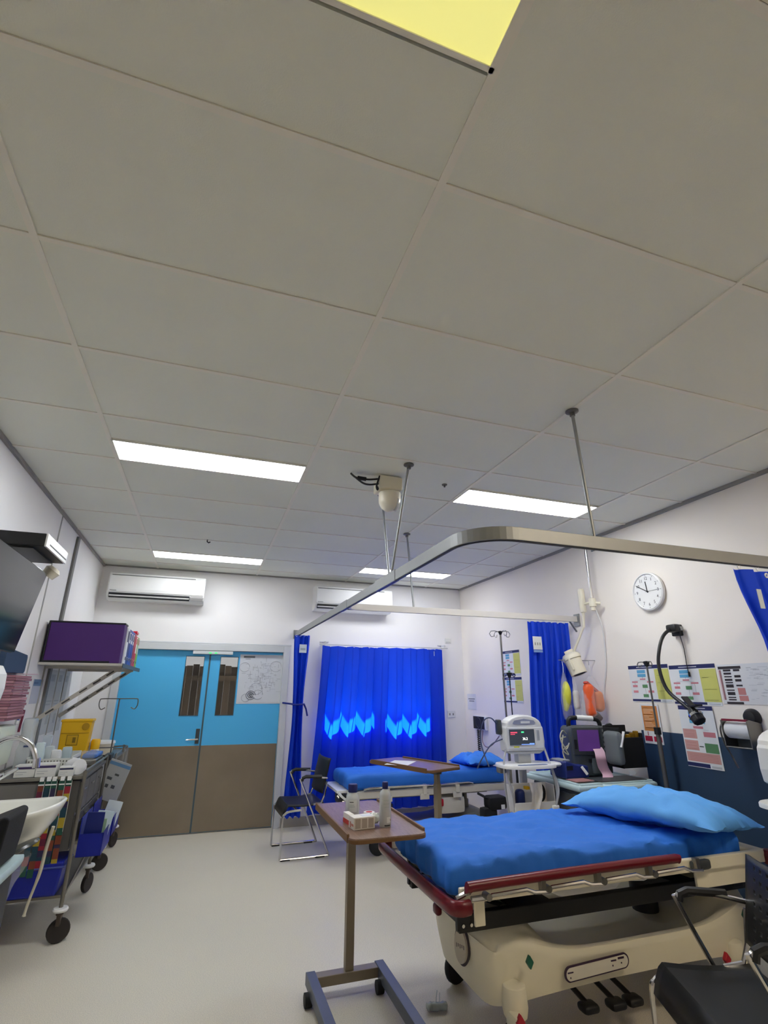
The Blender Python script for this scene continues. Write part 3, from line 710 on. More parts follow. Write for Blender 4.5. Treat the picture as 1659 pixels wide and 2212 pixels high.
one('mattress', 'mattress under a smooth blue sheet on the far bed', 'mattress', MB().rbox(1.44, 3.22, 5.315, 5.94, .562, .70, .045, 60, cloth_disp(.010, 8.7, .6)), blue_sheet, (2.3, 5.6, .562), angle=80, group='blue-sheeted mattresses')
pillow('pillow', 'blue pillow at the head of the far bed by the wall', (3.03, 5.62, .745), PI/2-.1, .33, .22, .085, 5.5, mat('blue_pillowcase', (52, 132, 232), .75, var=.06), (.0, .1))
t = T('bag', 'black padded bag hanging below the head of the far bed', 'bag', (2.95, 5.12, .0))
t.p('pouch', MB().rbox(2.86, 3.06, 5.06, 5.22, .36, .48, .03, 8), black_fab)
t.p('flap', MB().rbox(2.80, 2.95, 5.08, 5.20, .12, .38, .02, 8), black_fab)
t.p('strap', MB().tube([(2.82, 5.24, .49), (2.85, 5.14, .47), (2.90, 5.07, .46)], .012, 6), black_fab)
t.p('tag', MB().bb(2.98, 3.02, 5.055, 5.06, .37, .41), paper_m)

# ================================================================== CHAIRS
def chair(name, label, loc, rz, holes):
    t = T(name, label, 'chair', loc, rz, group='black and chrome visitor chairs', local=True)
    # local: faces -X, origin on the floor under the seat
    def seat(u, v):
        x = -.235+u*.40; y = -.235+v*.47
        z = .455-.012*math.sin(u*PI)
        if u < .14: z -= .11*((.14-u)/.14)**2
        return Vector((x, y, z))
    s = MB().grid(seat, 24, 10)
    so = t.p('seat', s, black_pl); m_ = so.modifiers.new('thick', 'SOLIDIFY'); m_.thickness = .014; m_.offset = -1
    bk = MB()
    if holes:
        nx, nz = 19, 15
        def bp(i, j):
            y = -.225+i*.45/nx; z = .53+j*.31/nz; return (.165+.07*((z-.53)/.31)-.03*math.cos(y*6), y, z)
        for i in range(nx):
            for j in range(nz):
                if i % 2 == 1 and j % 2 == 1 and 2 < i < nx-2: 
                    a = [Vector(bp(i, j)), Vector(bp(i+1, j)), Vector(bp(i+1, j+1)), Vector(bp(i, j+1))]; c = sum(a, Vector())/4
                    b = [q.lerp(c, .42) for q in a]
                    bk.add(a+b, [(0, 1, 5, 4), (1, 2, 6, 5), (2, 3, 7, 6), (3, 0, 4, 7)], 0, True)
                else: bk.add([bp(i, j), bp(i+1, j), bp(i+1, j+1), bp(i, j+1)], [(0, 1, 2, 3)], 0, True)
    else:
        bk.grid(lambda u, v: Vector((.165+.07*v-.03*math.cos((u-.5)*2.7), -.225+u*.45, .53+v*.31)), 14, 10)
    bo = t.p('backrest', bk, black_pl); m_ = bo.modifiers.new('thick', 'SOLIDIFY'); m_.thickness = .014
    for y in (-.255, .255):
        yi = y*.93
        t.p('leg', MB().tube(spline([(-.06, y, .405), (-.17, y, .40), (-.215, y, .38), (-.235, y, .33), (-.24, y, .05), (-.235, y, .014), (-.20, y, .011), (.18, y, .011), (.215, y, .02), (.205, y, .06), (-.06, y, .62), (-.075, y, .665), (-.05, y, .685), (.05, y, .685), (.195, y*.9, .665)], 5), .010, 8), chrome)
        t.p('armrest', MB().tube([(-.068, y, .655), (-.06, y, .68), (-.03, y, .692), (.13, y, .685)], .0165, 8), black_pl)
        for x in (-.19, .14): t.p('foot_pad', MB().bb(x-.045, x+.045, y-.013, y+.013, .0, .012), black_pl, .003)
        t.p('back_strut', MB().tube([(.06, yi, .44), (.14, yi, .455), (.17, yi, .52), (.19, yi, .64)], .009, 7), chrome)
    t.p('seat_bar', MB().tube([(-.10, -.255, .405), (-.10, .255, .405)], .009, 7), chrome)
    return t
chair('visitor_chair', 'black chair with chrome sled legs beside the tied-back curtain', (1.075, 5.72, 0), math.radians(2), False)
chair('visitor_chair', 'black perforated-back chair with chrome arms in the right foreground corner', (1.989, 1.762, 0), math.radians(-22.5), True)

# ================================================================== OVERBED TABLES
def overbed(label, loc, rz, ztop, flip=1, brot=0):
    """local: column at origin, top and legs run towards -Y"""
    t = T('overbed_table', label, 'table', loc, rz, group='wood-topped overbed tables', local=True)
    W, L0, L1 = .375, .10, -.70
    r = .045
    def rr(w0, w1, y0, y1, r): 
        out = []
        for cx, cy, a0 in ((w1-r, y1-r, 0), (w0+r, y1-r, 90), (w0+r, y0+r, 180), (w1-r, y0+r, 270)):
            out += [(cx+r*math.cos(math.radians(a0+k*15)), cy+r*math.sin(math.radians(a0+k*15))) for k in range(7)]
        return out
    o = -.01*flip
    tt = t.p('table_top', MB().prism(rr(-W/2+o, W/2+o, L1, L0, r), ztop-.022, ztop, 2), wood, .003)
    em = mat('table_edge_trim', (112, 80, 48), .5)
    for sx in (-1, 1):
        t.p('raised_edge', MB().bb(sx*W/2+o-.006, sx*W/2+o+.006, L1+.05, L0-.03, ztop-.024, ztop+.012), em, .003, parent=tt)
    t.p('edge_band', MB().prism(rr(-W/2+o-.002, W/2+o+.002, L1-.002, L0+.002, r), ztop-.021, ztop-.005, 2), em, .002, parent=tt)
    t.p('top_arm', MB().bb(-.03, .03, -.45, .03, ztop-.05, ztop-.022), grey_steel, .003)
    t.p('column', MB().bb(-.0185, .0185, -.015, .022, .40, ztop-.03).bb(-.0225, .0225, -.019, .026, .06, ztop-.12), mat('column_bronze', (140, 128, 110), .42, .3), .002)
    blue_st = mat('blue_grey_steel', (96, 102, 116), .42, .5)
    t.p('base_bar', MB().bb(-.20, .18, -.03, .03, .05, .095).xf(RZ(brot)), mat('column_bronze', (140, 128, 110), .42, .3), .003)
    for x in (-.20, .18): t.p('base_leg', MB().bb(x-.025, x+.025, -.78, .035, .045, .10).xf(RZ(brot)), blue_st, .003)
    for x, s in ((-.235, -1), (.145, 1)):
        for y in (-.07, -.70): 
            w_ = t.p('caster', MB().cyl((x-.012, y, .03), (x+.024, y, .03), .030, n=18).xf(RZ(brot)), rubber)
    return t
overbed('wood-topped overbed table holding bottles, beside the near stretcher foot', (.90, 3.21, 0), 0, .865)
overbed('wood-topped overbed table holding a sheet of paper, beside the far bed', (1.89, 4.20, 0), math.radians(200), .90, 1, math.radians(-100))

def bottle(name, label, c, prof, capprof, m, capm, labels, grp):
    t = T(name, label, 'bottle', c, 0, group=grp, local=True)
    t.p('body', MB().lathe(prof, (0, 0, 0), 24), m)
    t.p('cap', MB().lathe(capprof, (0, 0, 0), 20), capm)
    for (z0, z1, a0, a1, rr, mm) in labels:
        t.p('label', MB().grid(lambda u, v: Vector((rr*math.cos(a0+(a1-a0)*u), rr*math.sin(a0+(a1-a0)*u), z0+(z1-z0)*v)), 10, 1), mm)
    return t
milky = mat('frosted_bottle', (206, 210, 210), .25, alpha=.82)
capb = mat('navy_cap', (16, 22, 92), .4)
lab_w = mat('bottle_label_white', (216, 220, 218), .5); lab_k = ink((56, 58, 64)); lab_g = ink((170, 178, 176))
bottle('saline_bottle', 'squat frosted bottle with a navy cap on the near overbed table', (.815, 2.90, .865),
       [(0, 0), (.034, .0), (.037, .008), (.037, .085), (.033, .105), (.022, .118), (.019, .125), (0, .125)], [(0, .122), (.024, .122), (.025, .155), (.022, .16), (0, .16)], milky, capb,
       [(.035, .09, -2.3, -1.2, .0378, lab_w), (.078, .082, -2.25, -1.7, .0383, lab_k), (.066, .069, -2.25, -1.6, .0383, lab_g), (.058, .061, -2.25, -1.5, .0383, lab_g)], 'bottles on the overbed table')
bottle('spray_bottle', 'tall clear bottle with a slim navy cap on the near overbed table', (.925, 2.69, .865),
       [(0, 0), (.026, .0), (.029, .006), (.029, .135), (.026, .15), (.014, .162), (.012, .168), (0, .168)], [(0, .165), (.015, .165), (.015, .19), (.013, .196), (0, .196)], milky, capb,
       [(.10, .104, -2.2, -1.1, .0296, lab_g), (.115, .119, -2.2, -1.1, .0296, lab_g), (.086, .09, -2.0, -1.1, .0296, lab_g), (.02, .045, -1.6, -.9, .0298, lab_w), (.006, .012, -2.0, -.9, .0296, lab_k), (.028, .036, -.98, -.88, .0301, ink((150, 30, 40)))], 'bottles on the overbed table')
t = T('medicine_box', 'small white carton with grey printing in front of the frosted bottle', 'box', (.805, 2.70, .865), math.radians(6), local=True)
t.p('carton', MB().bb(-.052, .058, -.035, .035, 0, .052), mat('carton_white', (224, 220, 214), .55), .002)
pr = MB()
for k in range(3): pr.bb(-.045+.034*k, -.018+.034*k, -.0358, -.0352, .006, .046, 0)
pr.bb(-.0528, -.0522, -.028, .0, .014, .024, 1).bb(-.0528, -.0522, .005, .02, .004, .03, 1).bb(0, .05, -.02, .02, .0521, .0526, 2)
t.p('print', pr, [ink((176, 166, 156)), ink((190, 120, 110)), ink((206, 210, 220))])
t = T('medicine_box', 'narrow red-edged carton behind the squat bottle on the near table', 'box', (.765, 2.80, .865), .1, local=True)
t.p('carton', MB().bb(-.008, .022, -.03, .05, 0, .045), mat('carton_white', (224, 220, 214), .55), .002); t.p('stripe', MB().bb(-.0085, -.0078, -.03, .05, 0, .02).bb(-.008, .022, -.0308, -.0302, 0, .02), ink((190, 60, 54)))
t = T('tape_roll', 'small white tape roll with a red core lying behind the carton', 'tape', (.868, 2.775, .865), 0, local=True)
t.p('tape', MB().lathe([(.014, 0), (.028, 0), (.028, .05), (.014, .05), (.014, 0)], (0, 0, 0), 22), mat('tape_white', (232, 228, 224), .5)); t.p('core', MB().lathe([(.0135, .001), (.0135, .051), (.017, .051), (.017, .0505)], (0, 0, 0), 20), ink((206, 84, 76)))
cr = MB().rbox(-.025, .025, -.02, .02, 0, .045, .015, 10, lambda w, p: w+.012*Vector((fbm(w.x*60, w.y*60, w.z*60), fbm(w.x*50+9, w.y*50, w.z*50), abs(fbm(w.x*55, w.y*55+4, w.z*50)))))
o = one('gauze', 'crumpled white gauze pad between carton and tall bottle', 'gauze', cr, mat('gauze_white', (236, 236, 226), .8)); o.location = (.888, 2.735, .868)
M_ = TR(1.645, 4.56, .9005) @ RZ(math.radians(-48+90))
o = one('paper_sheet', 'white sheet of paper lying on the far overbed table', 'paper', MB().bb(-.10, .10, -.145, .145, 0, .0015).xf(RZ(math.radians(-38))), paper_m); o.location = (1.70, 4.53, .9)
# litter on the floor
g = MB().rbox(-.055, .055, -.018, .018, 0, .03, .012, 10, lambda w, p: w+.010*Vector((0, fbm(w.x*40, 1, w.z*30), abs(fbm(w.x*45, 5, 2)))))
g.tube([(-.005, 0, .02), (0, .01, .05), (.006, .012, .075)], .002, 5).tube([(.012, 0, .02), (.016, .008, .045), (.018, .01, .066)], .0015, 5)
o = one('plastic_wrapper', 'crumpled clear plastic wrapper lying on the floor', 'litter', g, mat('litter_clear', (190, 200, 196), .2, alpha=.75)); o.location = (1.275, 2.91, .001); o.rotation_euler = (0, 0, -.2)

# ================================================================== RIGHT WALL: POSTERS AND FITTINGS
def poster(name, label, cat, y0, z0, y1, z1, items, base=(226, 228, 230), x=None, group=None, wall='R', skew=0):
    """on the right wall: u runs towards the viewer (-Y), v upwards"""
    X = X1 if x is None else x
    if wall == 'R': P = lambda u, v, d: (X-d, y0+(y1-y0)*u+skew*(1-v), z0+(z1-z0)*v)
    elif wall == 'L': P = lambda u, v, d: (X0+d, y0+(y1-y0)*u, z0+(z1-z0)*v)
    else: P = lambda u, v, d: (y0+(y1-y0)*u, X-d, z0+(z1-z0)*v)
    def slab(m, u0, v0, u1, v1, d0, d1, mi=0):
        vs = [P(u, v, d) for u in (u0, u1) for v in (v0, v1) for d in (d0, d1)]
        m.add(vs, [(0, 1, 3, 2), (4, 6, 7, 5), (0, 4, 5, 1), (2, 3, 7, 6), (0, 2, 6, 4), (1, 5, 7, 3)], mi)
    t = T(name, label, cat, P(.5, 0, 0), group=group)
    m = MB(); slab(m, 0, 0, 1, 1, .0005, .003); t.p('sheet', m, mat('sheet_%d_%d_%d' % base, base, .55, var=.02))
    cols = []; m = MB()
    for (u0, v0, u1, v1, c) in items:
        if c not in cols: cols.append(c)
        slab(m, u0, v0, u1, v1, .0032, .0038+.0001*(len(m.f) % 5), cols.index(c))
    if items: t.p('print', m, [ink(c) for c in cols])
    return t
NV, CB, YL, RS, GN, GY, TX = (30, 38, 92), (92, 164, 206), (206, 206, 112), (206, 130, 140), (92, 140, 96), (190, 194, 198), (150, 156, 160)
def flow(seed):
    R_ = random.Random(seed)
    it = [(0, .90, 1, 1, NV), (.22, .935, .62, .955, (200, 204, 214)), (.22, .78, .43, .87, CB), (.22, .68, .43, .76, CB), (.27, .60, .41, .635, RS), (.05, .52, .20, .56, RS), (.44, .52, .60, .56, RS), (.06, .40, .18, .46, RS), (.31, .38, .44, .47, GN), (.06, .25, .18, .31, RS), (.44, .25, .58, .31, RS), (.30, .13, .43, .21, GN), (.0, .02, .70, .075, NV), (.74, .03, .96, .05, GY),
          (.66, .085, 1, .88, YL)]
    v = .85
    while v > .12:
        it.append((.70, v, .74+R_.uniform(.05, .22), v+.008, (150, 150, 82))); v -= R_.choice((.035, .04, .07))
    it += [(.335, .64, .34, .68, TX), (.12, .575, .52, .579, TX), (.12, .46, .124, .52, TX), (.515, .31, .519, .52, TX), (.37, .21, .374, .38, TX)]
    return it
poster('flowchart_poster', 'flowchart poster with navy header right of the thin dark stand hook', 'poster', 3.60, 1.412, 3.19, 1.70, flow(1), group='emergency flowchart posters')
poster('flowchart_poster', 'flowchart poster with navy header behind the black gooseneck lamp', 'poster', 3.18, 1.40, 2.785, 1.686, flow(2), group='emergency flowchart posters')
poster('flowchart_poster', 'upper flowchart poster on the far right wall beside the drip pole', 'poster', 5.62, 1.66, 5.235, 1.95, flow(3), group='emergency flowchart posters')
poster('flowchart_poster', 'lower flowchart poster on the far right wall behind the vital signs monitor', 'poster', 5.64, 1.36, 5.23, 1.645, flow(4), group='emergency flowchart posters')
dk = (44, 38, 44)
it = [(.02, .88, .40, .95, dk), (.03, .10, .06, .86, (150, 110, 112)), (.015, .10, .03, .86, (226, 196, 200))]
for v0, v1 in ((.82, .87), (.74, .79), (.67, .70), (.58, .63), (.52, .55), (.41, .49), (.33, .36), (.22, .30), (.15, .18), (.09, .125)): it.append((.10, v0, .225, v1, dk))
for v0, v1 in ((.82, .87), (.66, .72), (.56, .62), (.44, .48)): it.append((.27, v0, .37, v1, dk))
it += [(.28, .23, .40, .40, (196, 130, 126)), (.28, .08, .42, .21, (196, 130, 126)), (.06, .0, .33, .055, dk)]
R_ = random.Random(5)
for k in range(60): 
    u = R_.uniform(.46, .9); v = R_.uniform(.08, .9); it.append((u, v, min(.98, u+R_.uniform(.03, .12)), v+.012, (198, 200, 202) if k % 3 else (176, 178, 182)))
poster('document_poster', 'wide document sheet with black boxes and pink bars on the right wall', 'poster', 2.773, 1.415, 2.33, 1.675, it, (220, 221, 222))
it = []
for k in range(22):
    v = .90-k*.034; it.append((.16, v, .16+R_.uniform(.2, .6), v+.012, (232, 196, 160)))
poster('orange_poster', 'orange information poster with red boxes hanging above the navy panel', 'poster', 3.53, 1.10, 3.345, 1.395,
       [(.08, .32, .92, .96, (206, 134, 70)), (.04, .06, .44, .19, (170, 34, 62)), (.52, .06, .94, .19, (170, 34, 62)), (.22, .20, .26, .30, (150, 60, 60)), (.72, .20, .76, .30, (150, 60, 60))]+[q for q in it if q[1] > .36], x=X1-.007)
it = [(0, .93, 1, 1, NV), (.25, .955, .8, .97, (205, 208, 216)), (.28, .80, .72, .90, CB), (.28, .71, .72, .78, CB), (.36, .625, .64, .665, RS), (.03, .46, .42, .61, (208, 158, 152)), (.62, .50, .95, .58, RS), (.03, .27, .42, .43, (208, 158, 152)), (.60, .25, .96, .40, GN), (.44, .33, .56, .345, (60, 80, 60)), (.03, .09, .96, .24, (208, 158, 152)), (.0, .01, .64, .07, NV), (.68, .015, .95, .05, GY), (.47, .665, .475, .70, TX), (.25, .61, .36, .613, TX), (.64, .61, .78, .613, TX)]
for k in range(5): it += [(.08, .48+k*.025, .36, .485+k*.025, (186, 120, 116)), (.08, .29+k*.025, .36, .295+k*.025, (186, 120, 116)), (.1, .105+k*.025, .9, .11+k*.025, (186, 120, 116))]
poster('flowchart_poster', 'large flowchart poster with pink boxes overlapping the navy wall panel', 'poster', 3.155, .98, 2.868, 1.395, it, x=X1-.007, group='emergency flowchart posters')
poster('notice', 'faint white notice with two bold lines on the far right wall', 'notice', 6.58, 1.25, 6.34, 1.45, [(.12, .66, .88, .72, (118, 122, 134)), (.22, .52, .8, .58, (118, 122, 134)), (.1, .04, .9, .06, GY)], (216, 217, 224))
# sketchy plan drawing on the right-hand door leaf
it = [(.08, .93, .34, .97, (120, 124, 128)), (.12, .90, .24, .915, (150, 154, 158)), (.02, .02, .98, .028, GY)]
R_ = random.Random(11)
for k in range(170):
    u = R_.gauss(.5, .2); v = R_.gauss(.5, .19)
    if not (.06 < u < .9 and .08 < v < .86): continue
    w, h = (R_.uniform(.02, .10), .006) if k % 2 else (.006, R_.uniform(.02, .09))
    g_ = R_.choice(((166, 170, 178), (150, 154, 164), (184, 188, 194))); it.append((u, v, u+w, v+h, g_))
pd = poster('plan_poster', 'large white plan drawing taped to the right door leaf', 'poster', .395, 1.335, .925, 1.912, it, (212, 216, 222), x=yf-.0005, wall='B')
rg = MB()
for (u, v, r_, w_, c_) in ((.31, .17, .055, .008, 0), (.31, .17, .033, .008, 1), (.31, .17, .014, .01, 1), (.47, .18, .06, .005, 2), (.20, .12, .05, .005, 2), (.42, .30, .075, .004, 2), (.12, .74, .06, .004, 2), (.84, .76, .07, .004, 2)):
    rg.tube([(.395+.53*u+r_*math.cos(a), yf-.0055, 1.335+.577*v+r_*.9*math.sin(a)) for a in [q*.3 for q in range(20)]], w_*.5, 4, c_)
pd.p('print', rg, [ink((132, 136, 146)), ink((78, 82, 92)), ink((176, 180, 188))])
poster('notice', 'small white notice with a blue band on the left wall beside the grey conduit', 'notice', 4.93, 1.385, 5.20, 1.575, [(.03, .72, .97, .98, (104, 132, 170)), (.05, .80, .5, .88, (70, 96, 140))], (196, 198, 212), wall='L')
for i, (a, b) in enumerate(((5.40, 5.62), (5.66, 5.86), (5.90, 6.08))):
    poster('notice', ['pale laminated sheet under the shelf nearest the conduit', 'pale laminated sheet under the shelf, middle of the three', 'pale laminated sheet under the shelf nearest the doors'][i], 'notice', a, 1.12, b, 1.66,
           [(.1, .82, .7, .93, (176, 178, 180)), (.1, .5, .85, .52, (180, 182, 184)), (.1, .45, .7, .47, (180, 182, 184)), (.55, .15, .9, .3, (184, 186, 188))], (204, 204, 202), wall='L', group='laminated sheets under the shelf')

# clock
cy_, cz_ = 3.23, 2.282
t = T('wall_clock', 'round white wall clock with black numerals on the right wall', 'clock', (X1, cy_, cz_))
Mc = TR(X1, cy_, cz_) @ Matrix.Rotation(-PI/2, 4, 'Y')
def onwall(m): return m.xf(Mc)
t.p('rim', onwall(MB().lathe([(.0, .001), (.15, .001), (.158, .012), (.157, .034), (.146, .040), (.140, .030), (.0, .030)], (0, 0, 0), 48)), white_pl)
t.p('face', onwall(MB().lathe([(.0, .030), (.140, .030), (.140, .0315), (0, .0315)], (0, 0, 0), 48)), mat('clock_face', (232, 232, 230), .5))
nm = MB()
Mf = Matrix(((0, 0, -1, X1-.0318), (-1, 0, 0, cy_), (0, 1, 0, cz_), (0, 0, 0, 1)))
for h in range(1, 13):
    a = PI/2-h*PI/6; nm.text(str(h), .036, Mf @ TR(.108*math.cos(a), .108*math.sin(a), 0))
t.p('numerals', nm, ink((70, 70, 74)))
tk = MB()
for h in range(12):
    a = h*PI/6; tk.bar(tuple(Mf @ Vector((.128*math.cos(a), .128*math.sin(a), 0))), tuple(Mf @ Vector((.136*math.cos(a), .136*math.sin(a), 0))), .003, .002, upv=(1, 0, 0))
t.p('ticks', tk, ink((80, 80, 84)))
def hand(nm_, a, l0, l1, w, m):
    a = PI/2-a; t.p(nm_, MB().bar(tuple(Mf @ Vector((-l0*math.cos(a), -l0*math.sin(a), .003))), tuple(Mf @ Vector((l1*math.cos(a), l1*math.sin(a), .003))), w, .002, upv=(1, 0, 0)), m)
hand('hour_hand', (11+50/60)*PI/6, .01, .085, .007, black_pl); hand('minute_hand', 50*PI/30, .012, .122, .006, black_pl); hand('second_hand', 15*PI/30, .02, .12, .0015, grey_pl)
t.p('hub', MB().cyl(tuple(Mf @ Vector((0, 0, 0))), tuple(Mf @ Vector((0, 0, .006))), .006), black_pl)

# gooseneck wall lamp
t = T('gooseneck_lamp', 'black gooseneck examination lamp on the right wall below the clock', 'lamp', (X1, 3.03, 1.95))
t.p('wall_mount', MB().bb(X1-.035, X1, 2.99, 3.07, 1.90, 1.985), black_pl, .006)
t.p('mount_block', MB().rbox(3.36, X1-.03, 2.97, 3.06, 1.925, 1.985, .015, 6), black_pl)
t.p('mount_switch', MB().bb(X1-.05, X1-.02, 2.965, 2.972, 1.935, 1.965), alu, .002)
nk = spline([(3.38, 3.02, 1.955), (3.30, 3.03, 1.90), (3.235, 3.03, 1.80), (3.205, 3.035, 1.67), (3.195, 2.99, 1.51), (3.19, 2.86, 1.405), (3.185, 2.815, 1.375)], 6)
t.p('gooseneck', MB().tube(nk, .0125, 10), black_pl)
Mh = TR(3.175, 2.775, 1.345) @ Vector((-.01, -.05, -.062)).to_track_quat('Z', 'Y').to_matrix().to_4x4()
t.p('lamp_head', MB().lathe([(0, -.055), (.022, -.055), (.03, -.03), (.042, .0), (.042, .05), (.036, .055), (0, .055)], (0, 0, 0), 8).xf(Mh), black_pl, .003)
t.p('chrome_ring', MB().lathe([(.0425, -.006), (.0455, -.004), (.0455, .012), (.0425, .014)], (0, 0, 0), 24).xf(Mh), chrome)
t.p('head_fin', MB().bar((3.19, 2.80, 1.40), (3.20, 2.86, 1.46), .05, .012).bar((3.19, 2.80, 1.395), (3.16, 2.72, 1.41), .05, .012), black_pl, .003)
t.p('mains_lead', MB().tube(spline([(X1-.03, 3.0, 1.90), (X1-.015, 3.0, 1.80), (X1-.012, 3.005, 1.68), (X1-.012, 3.0, 1.62)], 4), .003, 5), black_pl)
t.p('lead_toggle', MB().cyl((X1-.012, 3.0, 1.635), (X1-.012, 3.0, 1.60), .007), black_pl)

# paper roll rack
t = T('paper_roll_rack', 'steel wall rack holding a white paper roll with a dark red strip', 'dispenser', (X1, 2.64, 1.16))
for y in (2.725, 2.545): t.p('side_plate', MB().prism([(3.33, 1.315), (3.355, 1.322), (X1, 1.30), (X1, 1.14), (3.345, 1.145), (3.335, 1.16)], y-.004, y+.004, 1), steel, .002)
t.p('paper_roll', MB().cyl((3.385, 2.55, 1.255), (3.385, 2.715, 1.255), .052, n=24), paper_m)
t.p('cutter_strip', MB().bar((3.345, 2.548, 1.318), (3.345, 2.72, 1.318), .022, .012), ink((132, 24, 52)))
t.p('bottom_bar', MB().cyl((3.34, 2.545, 1.152), (3.34, 2.725, 1.152), .005), steel)
t.p('back_plate', MB().bb(X1-.016, X1-.008, 2.545, 2.725, 1.14, 1.30), dgrey_pl)
t.p('trailing_strip', MB().tube(spline([(3.36, 2.735, 1.30), (3.34, 2.745, 1.26), (3.345, 2.742, 1.18), (3.38, 2.735, 1.10), (3.40, 2.72, 1.02)], 5), .006, 5), steel)
one('round_wall_fitting', 'black round fitting on the wall behind the paper roll rack', 'fitting', MB().lathe([(0, 0), (.055, 0), (.055, .02), (.04, .045), (0, .055)], (0, 0, 0), 24, M=Matrix.Rotation(-PI/2, 4, 'Y')).xf(TR(X1, 2.585, 1.335)), black_pl, (X1, 2.585, 1.335))

# white examination lamp on a wall rod
t = T('exam_lamp', 'cream jointed examination lamp on a chrome rod by the far bay curtain', 'lamp', (X1, 3.80, 2.27))
t.p('rod', MB().cyl((3.35, 3.80, 2.25), (3.35, 3.80, 2.83), .014, n=12), chrome)
t.p('wall_bracket', MB().bb(3.335, X1-.013, 3.785, 3.815, 2.81, 2.835).bb(X1-.012, X1, 3.76, 3.84, 2.78, 2.86), alu, .003)
t.p('clamp', MB().cyl((3.35, 3.80, 2.235), (3.35, 3.80, 2.31), .032).cyl((3.35, 3.80, 2.20), (3.35, 3.80, 2.235), .02).cyl((3.35, 3.80, 2.27), (3.39, 3.745, 2.26), .014), cream_pl)
t.p('spring_box', MB().rbox(3.315, 3.365, 3.90, 3.955, 2.195, 2.425, .015, 7), cream_pl)
t.p('pivot', MB().cyl((3.345, 3.83, 2.275), (3.345, 3.91, 2.275), .012), cream_pl)
t.p('arm', MB().cyl((3.34, 3.93, 2.20), (3.335, 3.945, 2.06), .013), cream_pl)
t.p('arm', MB().cyl((3.335, 3.945, 2.07), (3.27, 4.06, 1.83), .012), cream_pl)
dvec = Vector((.03, -.05, -.16)).normalized(); Mh = TR(3.235, 4.05, 1.80) @ dvec.to_track_quat('Z', 'Y').to_matrix().to_4x4()
t.p('shade', MB().lathe([(0, -.035), (.03, -.035), (.072, -.02), (.085, 0), (.085, .03), (.076, .034), (.074, .17), (.066, .171), (.066, .13), (0, .12)], (0, 0, 0), 26).xf(Mh), cream_pl)
t.p('lamp_opening', MB().lathe([(.066, .16), (.064, .168), (.05, .150), (0, .135)], (0, 0, 0), 22).xf(Mh), dgrey_pl)
t.p('knuckle', MB().bb(-.015, .015, -.04, .04, -.06, -.02).xf(Mh), cream_pl, .004)
t.p('shade_rib', MB().bb(-.088, -.075, -.008, .008, .02, .13).xf(Mh), cream_pl, .002)
t.p('lead', MB().tube(spline([(3.36, 3.79, 2.22), (3.42, 3.80, 2.05), (3.445, 3.83, 1.86), (3.448, 3.86, 1.68), (3.448, 3.92, 1.50), (3.445, 3.95, 1.35)], 6), .006, 6), white_pl)

# wall sphygmomanometer, outlets
t = T('wall_gauge', 'square black blood pressure gauge with a coiled tube on the far right wall', 'gauge', (X1, 6.2, 1.03))
t.p('case', MB().bb(X1-.04, X1, 6.06, 6.37, 1.02, 1.185), white_pl, .006)
t.p('dial', MB().bb(X1-.047, X1-.04, 6.085, 6.365, 1.03, 1.178), black_pl, .003)
t.p('dial_ring', MB().tube([(X1-.048, 6.225+.06*math.cos(a), 1.104+.06*math.sin(a)) for a in [k*PI/12 for k in range(24)]], .004, 5, closed=True), dgrey_pl)
t.p('coil_tube', MB().tube([(X1-.03+.014*math.cos(k*.9), 6.27+.02*math.sin(k*.9), 1.02-k*.0032) for k in range(80)], .006, 5), black_pl)
t.p('hose', MB().tube(spline([(X1-.03, 6.15, 1.02), (X1-.05, 6.14, .90), (3.38, 6.0, .84), (3.30, 5.7, .90), (3.24, 5.4, 1.04)], 6), .006, 6), mat('hose_mauve', (130, 104, 112), .5))
def outlet(name, label, x, z, w, h, sw):
    t = T(name, label, 'outlet', (x, Y1, z))
    t.p('plate', MB().bb(x-w/2, x+w/2, Y1-.012, Y1, z-h/2, z+h/2), white_pl, .004)
    if sw:
        for dx in (-.025, .025): t.p('socket', MB().bb(x+dx-.008, x+dx+.008, Y1-.0135, Y1-.0115, z-.015, z+.012), grey_pl)
    else: t.p('shadow_line', MB().bb(x-w/2+.01, x+w/2-.01, Y1-.0135, Y1-.0115, z-h/2+.012, z-h/2+.016), grey_pl)
outlet('power_outlet', 'white power outlet beside the right edge of the window curtain', 3.245, 1.19, .12, .085, True)
outlet('wall_box', 'small white box on the back wall above the window curtain rod', 3.235, 2.165, .09, .07, False)

